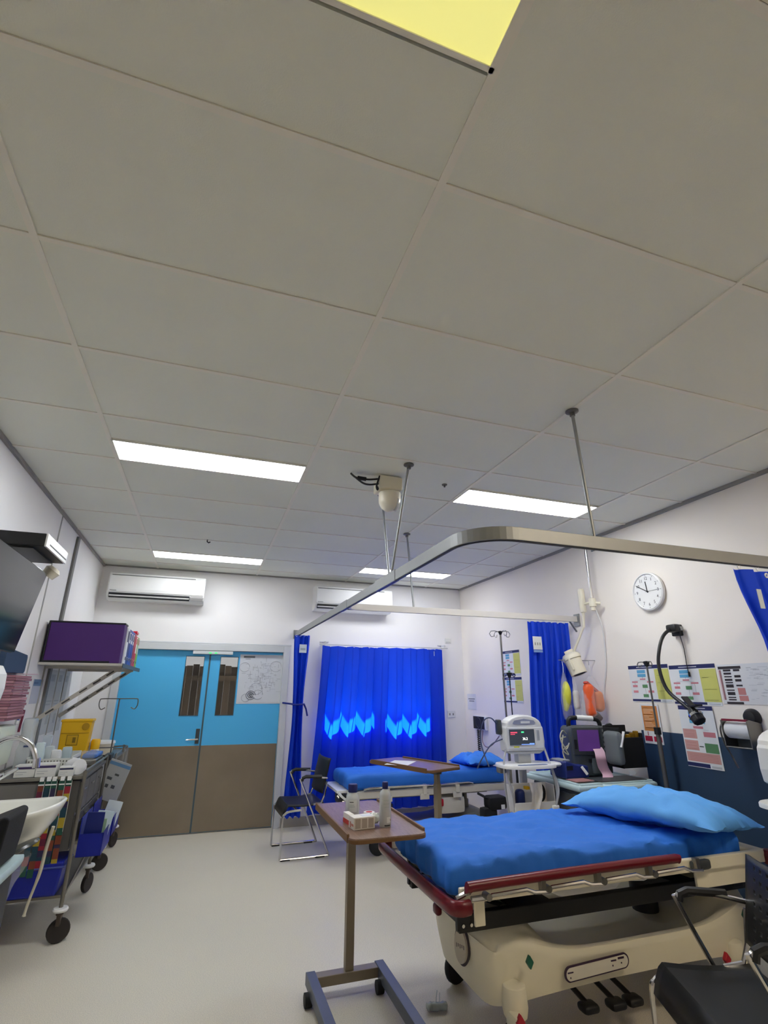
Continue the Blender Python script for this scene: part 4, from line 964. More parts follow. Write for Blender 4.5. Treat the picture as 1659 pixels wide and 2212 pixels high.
# ================================================================== DRIP STANDS
def drip(label, x, y, ztop, zmid, r1, r2, hooks, m, base=True, hs=1, br=.24):
    t = T('drip_stand', label, 'drip stand', (x, y, 0), group='drip stands')
    t.p('pole', MB().cyl((x, y, zmid), (x, y, ztop), r1, n=10), m)
    t.p('lower_tube', MB().cyl((x, y, .10), (x, y, zmid), r2, n=12), m)
    t.p('collar', MB().cyl((x, y, zmid-.03), (x, y, zmid+.02), r2*1.5, n=12), black_pl)
    t.p('hook_hub', MB().lathe([(0, .0), (.012, 0), (.024, .03), (.024, .04), (0, .045)], (x, y, ztop-.03), 14), black_pl)
    for a in hooks:
        d = Vector((math.cos(a), math.sin(a), 0)); q = Vector((x, y, ztop))
        t.p('hook', MB().tube([q+hs*w for w in (d*.01, d*.07+Vector((0, 0, .012)), d*.115+Vector((0, 0, .008)), d*.135+Vector((0, 0, -.02)), d*.115+Vector((0, 0, -.052)), d*.085+Vector((0, 0, -.05)), d*.075+Vector((0, 0, -.025)))], .004, 6), m)
    if base:
        for k in range(5):
            a = k*2*PI/5+.3
            l = t.p('base_leg', MB().tube([(x, y, .12), (x+.4*br*math.cos(a), y+.4*br*math.sin(a), .10), (x+br*math.cos(a), y+br*math.sin(a), .065)], .012, 7), m)
            t.p('caster', MB().cyl((x+br*math.cos(a)-.01, y+br*math.sin(a), .028), (x+br*math.cos(a)+.01, y+br*math.sin(a), .028), .027, n=14), rubber, parent=l)
    return t
t = drip('tall steel drip stand with four curled hooks beside the far bed', 3.14, 5.10, 2.125, 1.10, .011, .015, (0.1, PI-.1, PI/2, -PI/2), steel)
t.p('pole_clamp', MB().rbox(3.10, 3.18, 5.06, 5.12, 1.10, 1.15, .01, 5).rbox(3.08, 3.15, 5.05, 5.10, .96, 1.0, .01, 5), black_pl)
t = drip('thin black drip pole standing behind the vital signs monitor', 2.535, 4.02, 1.635, 1.25, .005, .010, (0, PI), black_pl, base=False, hs=.45)
drip('thin grey drip stand in the wall corner beside the orange poster', 3.33, 3.27, 1.71, 1.215, .007, .017, (-PI/2-.3, PI/2+.2), grey_steel, hs=.6, br=.10)

# ================================================================== VITAL SIGNS MONITORS
def monitor(label, loc, rz, detailed):
    t = T('vital_signs_monitor', label, 'monitor', loc, rz, group='vital signs monitors', local=True)
    # local: faces -Y, stand on the floor
    prof = [(-.165, 1.055), (-.172, 1.12)]+[(-.165, 1.22)]+[(-.155+.155*(1-math.cos(a)), 1.235+.08*math.sin(a)) for a in [k*PI/2/6 for k in range(7)]]
    prof = prof+[(-x, z) for x, z in prof[::-1]]
    hole = []
    hb = t.p('housing', MB().prism(prof, -.05, .06, 1), white_pl, .012, 3)
    t.p('carry_slot', MB().prism([(-.10, 1.255), (-.085, 1.275), (0, 1.288), (.085, 1.275), (.10, 1.255), (.085, 1.247), (-.085, 1.247)], -.0525, -.045, 1), ink((150, 156, 180)), parent=hb)
    t.p('carry_slot_gap', MB().bb(-.03, .05, -.0535, -.052, 1.254, 1.270), paper_m, parent=hb)
    t.p('lower_face', MB().bb(-.155, .158, -.054, -.046, 1.075, 1.225), white_pl, .006, parent=hb)
    sc = MB().bb(-.138, .078, -.057, -.053, 1.10, 1.212)
    sc.bb(-.128, -.07, -.0578, -.0568, 1.185, 1.193, 1).bb(-.128, -.09, -.0578, -.0568, 1.174, 1.179, 1).bb(-.035, -.012, -.0578, -.0568, 1.186, 1.196, 2).bb(-.04, .07, -.0578, -.0568, 1.101, 1.106, 3).bb(.03, .072, -.0578, -.0568, 1.101, 1.112, 3)
    Mt = Matrix(((1, 0, 0, -.005), (0, 0, -1, -.0573), (0, 1, 0, 1.143), (0, 0, 0, 1)))
    sc.text('36.2', .026, Mt, 4)
    t.p('screen', sc, [mat('monitor_screen', (40, 44, 50), .3, emis=.5), mat('screen_red', (190, 60, 80), .4, emis=.8), mat('screen_green', (60, 190, 120), .4, emis=.8), mat('screen_blue', (90, 120, 190), .4, emis=.8), mat('screen_white', (250, 250, 250), .4, emis=.9)], parent=hb)
    t.p('probe_slot', MB().bb(.098, .122, -.058, -.053, 1.13, 1.205), ink((176, 178, 180)), .002, parent=hb)
    t.p('yellow_mark', MB().bb(-.105, -.06, -.0565, -.053, 1.082, 1.091), ink((206, 206, 60)), parent=hb)
    t.p('underside', MB().prism([(-.16, 1.055), (.16, 1.055), (.12, 1.035), (-.12, 1.035)], -.045, .055, 1), mat('monitor_underside', (176, 178, 180), .5), .004)
    t.p('neck', MB().bb(-.055, .055, -.02, .05, .965, 1.045), mat('neck_grey', (190, 192, 194), .45), .008)
    # tray: rounded plate with slot handle, as boxes + lobes
    def tray(u, v):
        a = u*2*PI; e = .62
        X = math.copysign(abs(math.cos(a))**e, math.cos(a)); Y = math.copysign(abs(math.sin(a))**e, math.sin(a))
        k = min(1, v*1.0)
        r = [1, 1.0, .98, 0][int(v*3+.5)]; z = [.945, .962, .968, .968][int(v*3+.5)]
        return Vector((-.005+.225*X*r, -.03+.15*Y*r, z))
    tr_ = t.p('tray', MB().grid(tray, 48, 3, wrapu=True).prism([(.225*.98*math.copysign(abs(math.cos(a))**.62, math.cos(a))-.005, -.03+.147*math.copysign(abs(math.sin(a))**.62, math.sin(a))) for a in [k*2*PI/48 for k in range(48)]], .9445, .950, 2), white_pl)
    t.p('tray_lobe', MB().lathe([(0, .942), (.06, .945), (.072, .957), (.06, .970), (0, .972)], (.235, -.03, 0), 20, sy=.9), white_pl, parent=tr_)
    t.p('handle_slot', MB().prism([(-.11, -.150), (.10, -.150), (.12, -.138), (.10, -.12), (-.11, -.12), (-.13, -.138)], .9675, .9715, 2), ink((96, 112, 150)), parent=tr_)
    t.p('column', MB().cyl((0, .03, .07), (0, .03, .96), .028), mat('neck_grey', (190, 192, 194), .45))
    for k in range(5):
        a = k*2*PI/5+.2
        l = t.p('base_leg', MB().bar((.02*math.cos(a), .03+.02*math.sin(a), .085), (.20*math.cos(a), .03+.20*math.sin(a), .065), .06, .03), white_pl, .008)
        t.p('caster', MB().cyl((.19*math.cos(a)-.012, .03+.19*math.sin(a), .026), (.19*math.cos(a)+.012, .03+.19*math.sin(a), .026), .026, n=14), rubber, parent=l)
    if detailed:
        bk = t.p('basket', MB().bb(-.17, -.163, -.12, .0, .66, .83).bb(.163, .17, -.12, .0, .66, .83).bb(-.17, .17, -.01, .0, .66, .83).bb(-.17, .17, -.12, .0, .652, .66).bb(-.17, .17, -.125, -.118, .652, .72), white_pl, .004)
        t.p('basket_opening', MB().lathe([(0, 0), (.062, 0), (.062, .006), (0, .006)], (0, 0, 0), 22, sy=.62).xf(TR(.115, -.012, .76) @ Matrix.Rotation(PI/2, 4, 'X') @ RZ(PI/2)), black_pl, parent=bk)
        t.p('blue_bottle', MB().rbox(-.125, -.055, -.09, -.03, .665, .80, .025, 6), mat('navy_bottle', (24, 44, 110), .4))
        t.p('cloth', MB().grid(lambda u, v: Vector((-.045+.10*u*(1-.3*v)+.01*math.sin(v*5), -.13-.012*math.sin(u*7+v*3)+.01*fbm(u*4, v*4, 1), .845-.235*v+.03*(u-.5)**2)), 12, 14), mat('towel_white', (226, 222, 214), .8))
        t.p('yellow_cap', MB().bb(-.055, -.025, -.10, -.06, .80, .82), yellow_m)
        cb = mat('cable_grey', (170, 172, 176), .5)
        for i, pts in enumerate(([(-.15, -.02, 1.08), (-.20, -.06, 1.0), (-.215, -.08, .85), (-.20, -.07, .70), (-.185, -.06, .60)], [(-.14, -.02, .95), (-.20, -.1, .90), (-.175, -.12, .75), (-.16, -.1, .62)], [(.16, -.02, 1.12), (.175, -.06, 1.0), (.165, -.13, .90), (.175, -.14, .78), (.165, -.14, .70)], [(.18, -.1, .93), (.185, -.15, .80), (.15, -.15, .69)])):
            t.p('cable', MB().tube(spline(pts, 6), .008, 6), cb)
        t.p('sensor_clip', MB().rbox(.12, .175, -.16, -.14, .665, .70, .008, 5), white_pl)
        t.p('side_holder', MB().rbox(-.22, -.16, -.02, .05, .90, .96, .012, 5), grey_pl)
        for pts in ([(-.165, .03, 1.20), (-.24, .03, 1.29), (-.30, .06, 1.26), (-.32, .08, 1.12), (-.30, .0, .95)], [(-.17, .0, 1.14), (-.26, .02, 1.10), (-.33, .05, 1.0), (-.36, .08, .93)]):
            t.p('lead', MB().tube(spline(pts, 6), .005, 6), mat('lead_slate', (70, 80, 110), .5))
        t.p('lead_block', MB().rbox(-.20, -.165, .0, .06, 1.17, 1.28, .01, 5), dgrey_pl)
    return t
monitor('vital signs monitor on a white stand between the two beds', (2.43, 3.74, 0), math.radians(-4), True)
monitor('vital signs monitor cut off by the right edge of the photo', (2.945, 2.03, 0), math.radians(-8), False)

# ================================================================== RESUSCITATION TROLLEY
CX0, CX1, CY0, CY1, CZ = 2.63, 3.36, 3.37, 4.06, .86
t = T('resuscitation_trolley', 'dark grey trolley with a pale mint top and yellow drawer behind the near stretcher', 'trolley', ((CX0+CX1)/2, (CY0+CY1)/2, 0))
cart_g = mat('cart_grey', (84, 86, 84), .5)
t.p('body', MB().bb(CX0+.05, CX1-.04, CY0+.06, CY1-.05, .14, CZ-.06), cart_g, .012)
tp = MB().rbox(CX0, CX1, CY0, CY1, CZ-.055, CZ-.008, .03, 24)
top = t.p('worktop', tp, mint_pl)
rim = MB()
for a in ((CX0+.03, CX1-.03, CY0+.02, CY0+.05), (CX0+.03, CX1-.03, CY1-.05, CY1-.02)): rim.bb(a[0], a[1], a[2], a[3], CZ-.02, CZ)
rim.bb(CX0+.02, CX0+.05, CY0+.03, CY1-.03, CZ-.02, CZ).bb(CX1-.05, CX1-.02, CY0+.03, CY1-.03, CZ-.02, CZ)
t.p('raised_rim', rim, mint_pl, .008, parent=top)
t.p('push_handle', MB().tube(spline([(2.86, CY0+.03, CZ-.03), (2.88, CY0-.05, CZ-.03), (2.94, CY0-.075, CZ-.028), (3.16, CY0-.075, CZ-.028), (3.22, CY0-.05, CZ-.03), (3.24, CY0+.03, CZ-.03)], 6), .022, 10), mint_pl)
for i, (z0, z1, m_) in enumerate(((.62, .78, cart_g), (.40, .60, yellow_m), (.17, .38, yellow_m))):
    dr = t.p('drawer', MB().bb(CX0+.03, CX0+.06, CY0+.09, CY1-.08, z0, z1), m_, .006)
    t.p('drawer_handle', MB().bb(CX0+.015, CX0+.03, CY0+.30, CY1-.30, (z0+z1)/2-.012, (z0+z1)/2+.012), m_ if i else dgrey_pl, .004, parent=dr)
lk = t.p('side_panel', MB().bb(CX0+.045, CX0+.16, CY0+.052, CY0+.062, .17, .60), mat('yellow_panel_edge', (206, 164, 20), .5), .003)
t.p('lock', MB().tube([(CX0+.11+.018*math.cos(a), CY0+.050, .70+.02*math.sin(a)) for a in [k*PI/8 for k in range(16)]], .005, 5, closed=True), mat('lock_brass', (170, 150, 60), .4), label='brass-coloured lock ring')
for x in (CX0+.10, CX1-.10):
    for y in (CY0+.12, CY1-.12): wheel(t, (x, y, .06), .06, .035, 'y', name='caster')

# monitor-defibrillator on the trolley
t = T('defibrillator', 'grey defibrillator with a purple screen standing on the mint trolley top', 'defibrillator', (3.03, 3.74, CZ), math.radians(-12), local=True)
db = t.p('body', MB().rbox(-.165, .165, -.10, .12, .0, .365, .04, 14), mat('defib_grey', (70, 76, 78), .5))
t.p('front_bezel', MB().rbox(-.165, .075, -.125, -.09, .155, .36, .015, 8), dgrey_pl)
t.p('screen', MB().bb(-.125, .055, -.1285, -.1245, .185, .34), mat('purple_screen', (96, 58, 128), .12, var=.25, scale=5, emis=.10))
kp = t.p('key_panel', MB().rbox(.075, .165, -.122, -.09, .15, .36, .012, 7), dgrey_pl)
for k in range(10): t.p('key', MB().bb(.092+.034*(k % 2), .114+.034*(k % 2), -.126, -.121, .325-.034*(k//2), .343-.034*(k//2)), mat('key_grey', (120, 124, 126), .5), parent=kp)
t.p('left_keys', MB().bb(-.16, -.135, -.129, -.124, .20, .27), black_pl)
t.p('top_handle', MB().tube(spline([(-.13, 0, .34), (-.125, 0, .405), (-.08, 0, .425), (.10, 0, .415), (.14, 0, .39), (.145, 0, .33)], 6), .018, 9), black_pl)
t.p('handle_grip', MB().cyl((-.055, 0, .426), (.085, 0, .418), .021), white_pl, label='white grip')
t.p('printer_slot', MB().bb(-.04, .05, -.108, -.095, .10, .125), black_pl)
t.p('side_door', MB().rbox(-.02, .15, -.115, -.09, .02, .135, .02, 8), mat('defib_grey2', (86, 94, 96), .5))
for i, pts in enumerate(([(.14, -.08, .35), (.18, -.10, .33), (.20, -.12, .25), (.19, -.14, .14), (.22, -.15, .10)], [(.15, -.05, .33), (.21, -.10, .30), (.17, -.14, .20), (.21, -.15, .08)], [(.15, -.02, .34), (.20, -.06, .38), (.24, -.08, .32)])): t.p('cable', MB().tube(spline(pts, 6), .009, 6), black_pl)
cbl = mat('lead_cream', (176, 172, 150), .5)
for i, pts in enumerate(([(-.16, -.02, .30), (-.21, -.05, .33), (-.25, -.08, .28), (-.22, -.10, .20), (-.18, -.08, .24)], [(-.16, 0, .28), (-.23, -.04, .26), (-.20, -.09, .16), (-.25, -.10, .20), (-.22, -.07, .30)], [(-.17, -.04, .22), (-.24, -.08, .18), (-.23, -.11, .10), (-.20, -.12, .05)])): t.p('patient_lead', MB().tube(spline(pts, 7), .005, 6), cbl)
o = one('paper_strip', 'pink chart paper strip curling from the defibrillator onto the trolley', 'paper', MB().grid(lambda u, v: (lambda q: Vector((q[0]+.082*(v-.5), q[1]-.02*(v-.5), q[2])))([Vector(w) for w in spline([(0, 0, .118), (.006, -.035, .075), (-.004, -.055, .03), (.02, -.04, -.04), (.045, -.045, -.085), (.02, -.075, -.106), (-.06, -.10, -.108), (-.16, -.13, -.1085)], 6)][int(u*42+.5)] if True else None), 42, 2), mat('pink_chart_paper', (226, 186, 202), .6, var=.03))
o.location = (3.03, 3.63, CZ+.11)
t = T('pouch', 'black open pouch with gold packets hung beside the defibrillator', 'pouch', (3.21, 3.50, .96))
t.p('bag', MB().bb(3.10, 3.11, 3.42, 3.60, .945, 1.225).bb(3.315, 3.325, 3.42, 3.60, .945, 1.185).bb(3.10, 3.325, 3.42, 3.43, .945, 1.155).bb(3.10, 3.325, 3.59, 3.60, .945, 1.235).bb(3.10, 3.325, 3.42, 3.60, .940, .95), black_fab, .006)
t.p('grey_flap', MB().rbox(3.05, 3.12, 3.40, 3.56, .96, 1.20, .03, 8), mat('flap_grey', (104, 110, 112), .6))
t.p('trim_strip', MB().bar((3.075, 3.395, 1.09), (3.125, 3.40, 1.20), .02, .008), white_pl)
gold = mat('gold_foil', (186, 142, 40), .25, .7)
for i in range(3): t.p('gold_packet', MB().rbox(3.19+.04*i, 3.23+.04*i, 3.44, 3.47, 1.05, 1.175+.012*i, .008, 5).xf(TR(0, 0, 0)), gold)
t.p('label_patch', MB().bb(3.255, 3.295, 3.4185, 3.4205, 1.0, 1.04), ink((120, 126, 132)))
t = T('battery_charger', 'navy blue charger box with a white strap on the trolley top', 'charger', (2.80, 3.70, CZ))
t.p('case', MB().prism([(2.70, CZ+.001), (2.92, CZ+.001), (2.92, CZ+.085), (2.80, CZ+.10), (2.72, CZ+.125), (2.70, CZ+.12)], 3.60, 3.80, 1), mat('charger_navy', (24, 40, 112), .45), .012, 3)
t.p('top_pocket', MB().bb(2.705, 2.775, 3.63, 3.77, CZ+.118, CZ+.130), mat('pocket_grey', (150, 154, 156), .5), .004)
t.p('side_slot', MB().bb(2.715, 2.77, 3.597, 3.602, CZ+.06, CZ+.09), black_pl)
t.p('plug', MB().bar((2.87, 3.56, CZ+.03), (2.84, 3.585, CZ+.085), .025, .02), white_pl, .005)
one('folder', 'flat dusty pink folder lying on the trolley top', 'folder', MB().bb(2.68, 2.84, 3.46, 3.58, CZ+.001, CZ+.006), mat('dusty_pink', (166, 118, 116), .6), (2.76, 3.52, CZ))
one('flat_mat', 'dark flat mat on the trolley under the defibrillator front', 'mat', MB().bb(2.86, 3.28, 3.40, 3.60, CZ+.0005, CZ+.004), dgrey_pl, (3.07, 3.5, CZ))
one('white_tag', 'white arrow-shaped tag beside the black pouch on the trolley', 'tag', MB().prism([(3.13, .955-.03), (3.18, .957-.03), (3.20, .942-.03), (3.18, .927-.03), (3.13, .925-.03)], 3.405, 3.409, 1), paper_m, (3.16, 3.407, .93))

# ================================================================== BAGGED MASKS
def bag(label, c, w, h, dpt, content, seed):
    t = T('bagged_mask', label, 'bag', c, local=True, group='oxygen masks in plastic bags')
    def fn(u, v):
        a = u*2*PI; z = -h*v
        k = .18+.82*math.sin(min(1, v*1.9)*PI/2); k *= 1-.35*max(0, (v-.8)/.2)**2
        n_ = 1+.16*fbm(math.cos(a)*1.5+seed, math.sin(a)*1.5, v*4, 3)
        return Vector((w*k*n_*math.cos(a), dpt*k*n_*math.sin(a), z))
    t.p('plastic_bag', MB().grid(fn, 26, 18, wrapu=True), film, angle=50)
    t.p('cord', MB().tube([(0, 0, .0), (.005, .0, .05), (.0, .0, .10)], .003, 5), white_pl)
    content(t)
    return t
org = mat('orange_plastic', (238, 98, 48), .4); ylw = mat('lime_yellow_plastic', (206, 208, 70), .5)
def c1(t): t.p('yellow_mask', MB().tube(spline([(.012, 0, -.08), (.006, -.01, -.14), (.0, -.01, -.24), (-.015, 0, -.33)], 5), [.012+.028*math.sin(PI*k/15) for k in range(16)], 10), ylw)
def c2(t):
    t.p('orange_mask', MB().rbox(-.10, -.015, -.06, .02, -.34, -.06, .035, 10, lambda w, p: w+.006*Vector((fbm(w.x*20, w.y*20, w.z*15), fbm(w.x*20+5, w.y*20, w.z*15), 0))), org)
    t.p('orange_bulb', MB().rbox(-.01, .09, -.06, .03, -.30, -.12, .042, 10, lambda w, p: w+.006*Vector((fbm(w.x*20, w.y*20+3, w.z*15), fbm(w.x*20+5, w.y*20+3, w.z*15), 0))), mat('amber_plastic', (226, 120, 40), .4))
    t.p('red_strap', MB().bar((-.08, -.02, -.05), (.03, -.02, -.13), .05, .02), mat('salmon_strap', (206, 84, 70), .5))
    t.p('tube_end', MB().cyl((-.01, -.02, -.32), (.03, -.02, -.36), .03), mat('mask_maroon', (70, 34, 44), .4))
bag('clear bag with a yellow mask hanging at the bunched curtain edge', (3.12, 4.04, 1.655), .05, .40, .035, c1, 1)
bag('clear bag with a white mask between the yellow and orange bags', (3.215, 4.02, 1.60), .035, .34, .03, lambda t: t.p('white_mask', MB().rbox(-.03, .03, -.02, .02, -.26, -.10, .02, 6), white_pl), 4)
bag('clear bag with bright orange masks hanging below the cream lamp', (3.325, 3.93, 1.62), .115, .40, .07, c2, 7)
t = T('hook_rail', 'slim grey rail with hooks carrying the bagged masks', 'rail', (3.28, 4.06, 1.74))
t.p('bar', MB().bar((3.09, 4.05, 1.765), (X1, 4.0, 1.765), .006, .006), alu)
for (x, y, z) in ((3.12, 4.04, 1.752), (3.215, 4.02, 1.70), (3.325, 3.93, 1.718)): t.p('hook', MB().tube([(x, 4.03 if y > 4 else 4.02, 1.763), (x, y, 1.757), (x, y, z)], .003, 5), alu)

# ================================================================== LEFT SIDE: SHELF
t = T('wall_shelf', 'grey wall shelf on slotted diagonal struts beside the double doors', 'shelf', (X0, 5.5, 1.69))
shelf_m = mat('shelf_grey', (190, 186, 178), .55, .0)
t.p('board', MB().bb(X0+.002, -.675, 4.93, 6.17, 1.685, 1.705), shelf_m, .002)
t.p('front_lip', MB().bb(-.675, -.668, 4.93, 6.17, 1.672, 1.706), mat('shelf_lip', (72, 88, 98), .5))
for y in (5.15, 5.92):
    t.p('diagonal_strut', MB().bar((X0+.01, y, 1.25), (-.71, y, 1.688), .004, .034), shelf_m)
    t.p('shelf_arm', MB().bar((X0+.01, y, 1.674), (-.70, y, 1.674), .012, .022), shelf_m)
    sl = MB()
    for k in (.12, .30, .50, .66, .82):
        a = Vector((X0+.01, y-.003, 1.25)).lerp(Vector((-.71, y-.003, 1.688)), k); b = Vector((X0+.01, y-.003, 1.25)).lerp(Vector((-.71, y-.003, 1.688)), k+.09)
        t.p('strut_slot', MB().bar(a, b, .003, .012), ink((74, 72, 70)))
for y in (5.62, 5.90): t.p('wall_upright', MB().bb(X0+.001, X0+.008, y, y+.015, .98, 1.68), shelf_m)
t = T('file_box', 'large purple file box at the near end of the wall shelf', 'box', (-.99, 5.0, 1.705))
t.p('box', MB().bb(X0+.03, -.705, 4.935, 5.09, 1.706, 2.035), purple_m, .006)
t.p('black_shade_edge', MB().bb(X0+.02, -.70, 4.93, 5.095, 2.028, 2.042).bb(X0+.018, X0+.032, 4.93, 5.095, 1.706, 2.04).bb(X0+.02, -.78, 4.931, 5.09, 1.706, 1.722), black_pl, .003)  # black strips; those at the left side and bottom stand in for shade
bc = [('white and navy', (226, 228, 230), (24, 30, 84)), ('dark blue', (22, 44, 120), (226, 228, 230)), ('bright blue', (20, 70, 170), (226, 228, 230)), ('blue', (24, 62, 150), (220, 222, 226)), ('crimson', (156, 24, 52), (190, 60, 80)), ('red', (196, 30, 48), (228, 226, 222)), ('lime green', (112, 176, 46), (176, 196, 190))]
y = 5.10
for i, (cn, c, c2_) in enumerate(bc):
    w = .125 if i < 4 else .14
    hgt = .315 if i < 5 else .30
    t = T('ring_binder', '%s ring binder standing on the wall shelf' % cn if cn != 'blue' else 'mid blue ring binder before the crimson one on the wall shelf', 'binder', (-.85, y+w/2, 1.705), group='ring binders on the wall shelf')
    b = t.p('cover', MB().bb(-1.0, -.695, y, y+w-.008, 1.706, 1.706+hgt), mat('binder_%d' % i, c, .45), .006)
    t.p('spine_label', MB().bb(-.695, -.6935, y+.025, y+w-.035, 1.90-.06*(i > 4), 1.995).bb(-.6937, -.6925, y+.04, y+w-.05, 1.93, 1.985, 1), [mat('spine_%d' % i, c2_, .5), ink((40, 44, 70) if i < 4 else (170, 60, 60))])
    t.p('finger_ring', MB().tube([(-.694, y+w/2+.014*math.cos(a), 1.76+.014*math.sin(a)) for a in [k*PI/6 for k in range(12)]], .003, 5, closed=True), steel)
    y += w
t = T('plastic_packet', 'crumpled red plastic packet on top of the binders', 'packet', (-.78, 5.90, 2.02))
t.p('packet', MB().rbox(-.82, -.70, 5.76, 5.90, 2.022, 2.055, .012, 10, lambda w, p: w+.012*Vector((0, fbm(w.x*30, w.y*30, 1), abs(fbm(w.x*25, w.y*25, 3))))), mat('red_film', (214, 34, 60), .25))

# ================================================================== LEFT SIDE: STEEL TROLLEYS
def steel_trolley(label, x0, x1, y0, y1, ztop, drawers):
    t = T('steel_trolley', label, 'trolley', ((x0+x1)/2, (y0+y1)/2, 0), group='steel instrument trolleys')
    sg = mat('trolley_steel', (128, 124, 116), .4, .7, var=.06)
    for x in (x0, x1):
        for yy in (y0, y1):
            t.p('upright', MB().cyl((x, yy, .17), (x, yy, ztop+.03), .0125, n=10), sg)
            b = t.p('bumper_disc', MB().lathe([(0, 0), (.04, .0), (.045, .010), (.04, .02), (0, .022)], (x, yy, .175), 20), white_pl)
            w_ = t.p('caster_fork', MB().bb(x-.012, x+.012, yy-.02, yy+.045, .10, .17).lathe([(0, 0), (.022, 0), (.022, .02), (0, .02)], (x, yy, .155), 12), mat('fork_brown', (70, 58, 50), .5), .003)
            wheel(t, (x+.004, yy+.025, .066), .066, .028, .35 if yy == y0 else 1.2, hub=mat('wheel_brown', (120, 94, 78), .5), tyre=mat('tyre_dark', (38, 32, 30), .6), parent=w_)
    t.p('top_shelf', MB().bb(x0, x1, y0, y1, ztop-.022, ztop), sg, .003)
    t.p('guard_rail', MB().tube([(x1, y0, ztop+.03), (x1, y1, ztop+.03), (x0, y1, ztop+.03), (x0, y0, ztop+.03)], .008, 8), sg)
    t.p('lower_shelf', MB().bb(x0, x1, y0, y1, .245, .262), sg, .003)
    t.p('brace', MB().bar((x1, y0+.02, .25), (x1, y1-.02, .36), .01, .02), sg)
    if drawers:
        c = t.p('cabinet', MB().bb(x0+.02, x1-.025, y0+.02, y1-.02, .50, ztop-.03), mat('cabinet_grey', (104, 102, 98), .45, .4), .003)
        n = 3; L = (y1-y0-.06)/n
        for k in range(n):
            for (z0, z1) in ((.515, .70), (.715, ztop-.045)):
                d = t.p('drawer_front', MB().bb(x1-.026, x1-.012, y0+.03+k*L, y0+.03+(k+1)*L-.012, z0, z1), mat('drawer_grey', (118, 116, 112), .4, .5), .003)
                t.p('drawer_pull', MB().bb(x1-.012, x1-.002, y0+.03+k*L+L*.32, y0+.03+k*L+L*.62, z1-.06, z1-.048), chrome, .002, parent=d)
        t.p('end_tray', MB().bb(x0+.06, x1-.16, y0+.008, y0+.02, .56, .72), mat('end_dark', (78, 76, 72), .5, .3), .003)
        t.p('end_tray_gap', MB().bb(x0+.08, x1-.18, y0+.004, y0+.0085, .70, .712), black_pl)
        t.p('end_panel', MB().bb(x0+.04, x1-.12, y0+.006, y0+.02, .76, ztop-.04), mat('end_mid', (120, 118, 114), .45, .4), .003)
    return t
TX0, TX1, TY0, TY1, TZ = -1.24, -.70, 4.28, 5.16, .94
steel_trolley('steel drawer trolley with blue side bins along the left wall', TX0, TX1, TY0, TY1, TZ, True)
t2 = steel_trolley('rear steel trolley against the left wall next to the doors', -1.22, -.70, 5.68, 6.42, .90, False)

# items on the drawer trolley
def gbox(label, x, y, w, d, h, band, z=TZ):
    t = T('glove_box', label, 'box', (x+w/2, y+d/2, z), group='cartons on the drawer trolley')
    t.p('carton', MB().bb(x, x+w, y, y+d, z+.001, z+h), mat('carton_pale', (214, 214, 210), .55), .002)
    pr = MB().bb(x+.004, x+w-.004, y-.001, y, z+h*.68, z+h*.86).bb(x+.01, x+w*.6, y-.001, y, z+h*.42, z+h*.46, 1).bb(x+.01, x+w*.45, y-.001, y, z+h*.25, z+h*.29, 1)
    t.p('print', pr, [ink(band), ink((168, 170, 176))])
gbox('left pale carton with a dark purple band on the drawer trolley', -1.13, 4.31, .12, .09, .075, (58, 44, 88))
gbox('middle pale carton with a dark purple band on the drawer trolley', -1.005, 4.30, .12, .09, .082, (58, 44, 88))
gbox('small pale carton with a dark blue label nearest the trolley corner', -.865, 4.29, .09, .07, .06, (36, 40, 74))
t = T('mesh_basket', 'white perforated basket of supplies on the drawer trolley', 'basket', (-.95, 4.52, TZ))
bsk = mat('basket_white', (206, 208, 202), .45)
x0_, x1_, y0_, y1_ = -1.10, -.82, 4.41, 4.70
bk = t.p('basket', MB().bb(x0_, x1_, y0_, y0_+.006, TZ+.001, TZ+.10).bb(x0_, x1_, y1_-.006, y1_, TZ+.001, TZ+.12).bb(x0_, x0_+.006, y0_, y1_, TZ+.001, TZ+.11).bb(x1_-.006, x1_, y0_, y1_, TZ+.001, TZ+.11).bb(x0_, x1_, y0_, y1_, TZ+.001, TZ+.006), bsk)
ho = MB()
for i in range(14):
    for j in range(4): ho.bb(x0_+.014+i*.019, x0_+.023+i*.019, y0_-.0008, y0_+.001, TZ+.016+j*.02, TZ+.028+j*.02)
for i in range(13):
    for j in range(4): ho.bb(x1_-.001, x1_+.0008, y0_+.016+i*.02, y0_+.026+i*.02, TZ+.016+j*.02, TZ+.028+j*.02)
hh = t.p('perforations', ho, ink((112, 112, 106)), parent=bk); hh['kind'] = 'stuff'
for i, (dx, dy, h, c) in enumerate(((.05, .08, .20, (206, 222, 226)), (.10, .14, .17, (196, 204, 206)), (.16, .07, .15, (218, 220, 222)), (.21, .16, .16, (180, 196, 200)), (.06, .2, .24, (190, 200, 210)))):
    o = one('supply_packet', ['pale teal upright packet in the perforated basket', 'grey packet in the middle of the perforated basket', 'white packet at the front of the perforated basket', 'blue-grey packet at the right of the perforated basket', 'tall pale packet at the back of the perforated basket'][i], 'packet',
            MB().rbox(x0_+dx-.03, x0_+dx+.03, y0_+dy-.02, y0_+dy+.02, TZ+.007, TZ+h, .012, 7, lambda w, p: w+.006*Vector((fbm(w.x*40, w.y*40, w.z*30), fbm(w.x*40+2, w.y*40, w.z*30), 0))), mat('packet_%d' % i, c, .3), (x0_+dx, y0_+dy, TZ), group='packets in the basket')
t = T('paper_towel_roll', 'white paper roll with a loose end at the trolley corner', 'paper roll', (-.76, 4.40, TZ))
t.p('roll', MB().cyl((-.755, 4.34, TZ+.05), (-.835, 4.46, TZ+.05), .049, n=24), paper_m)
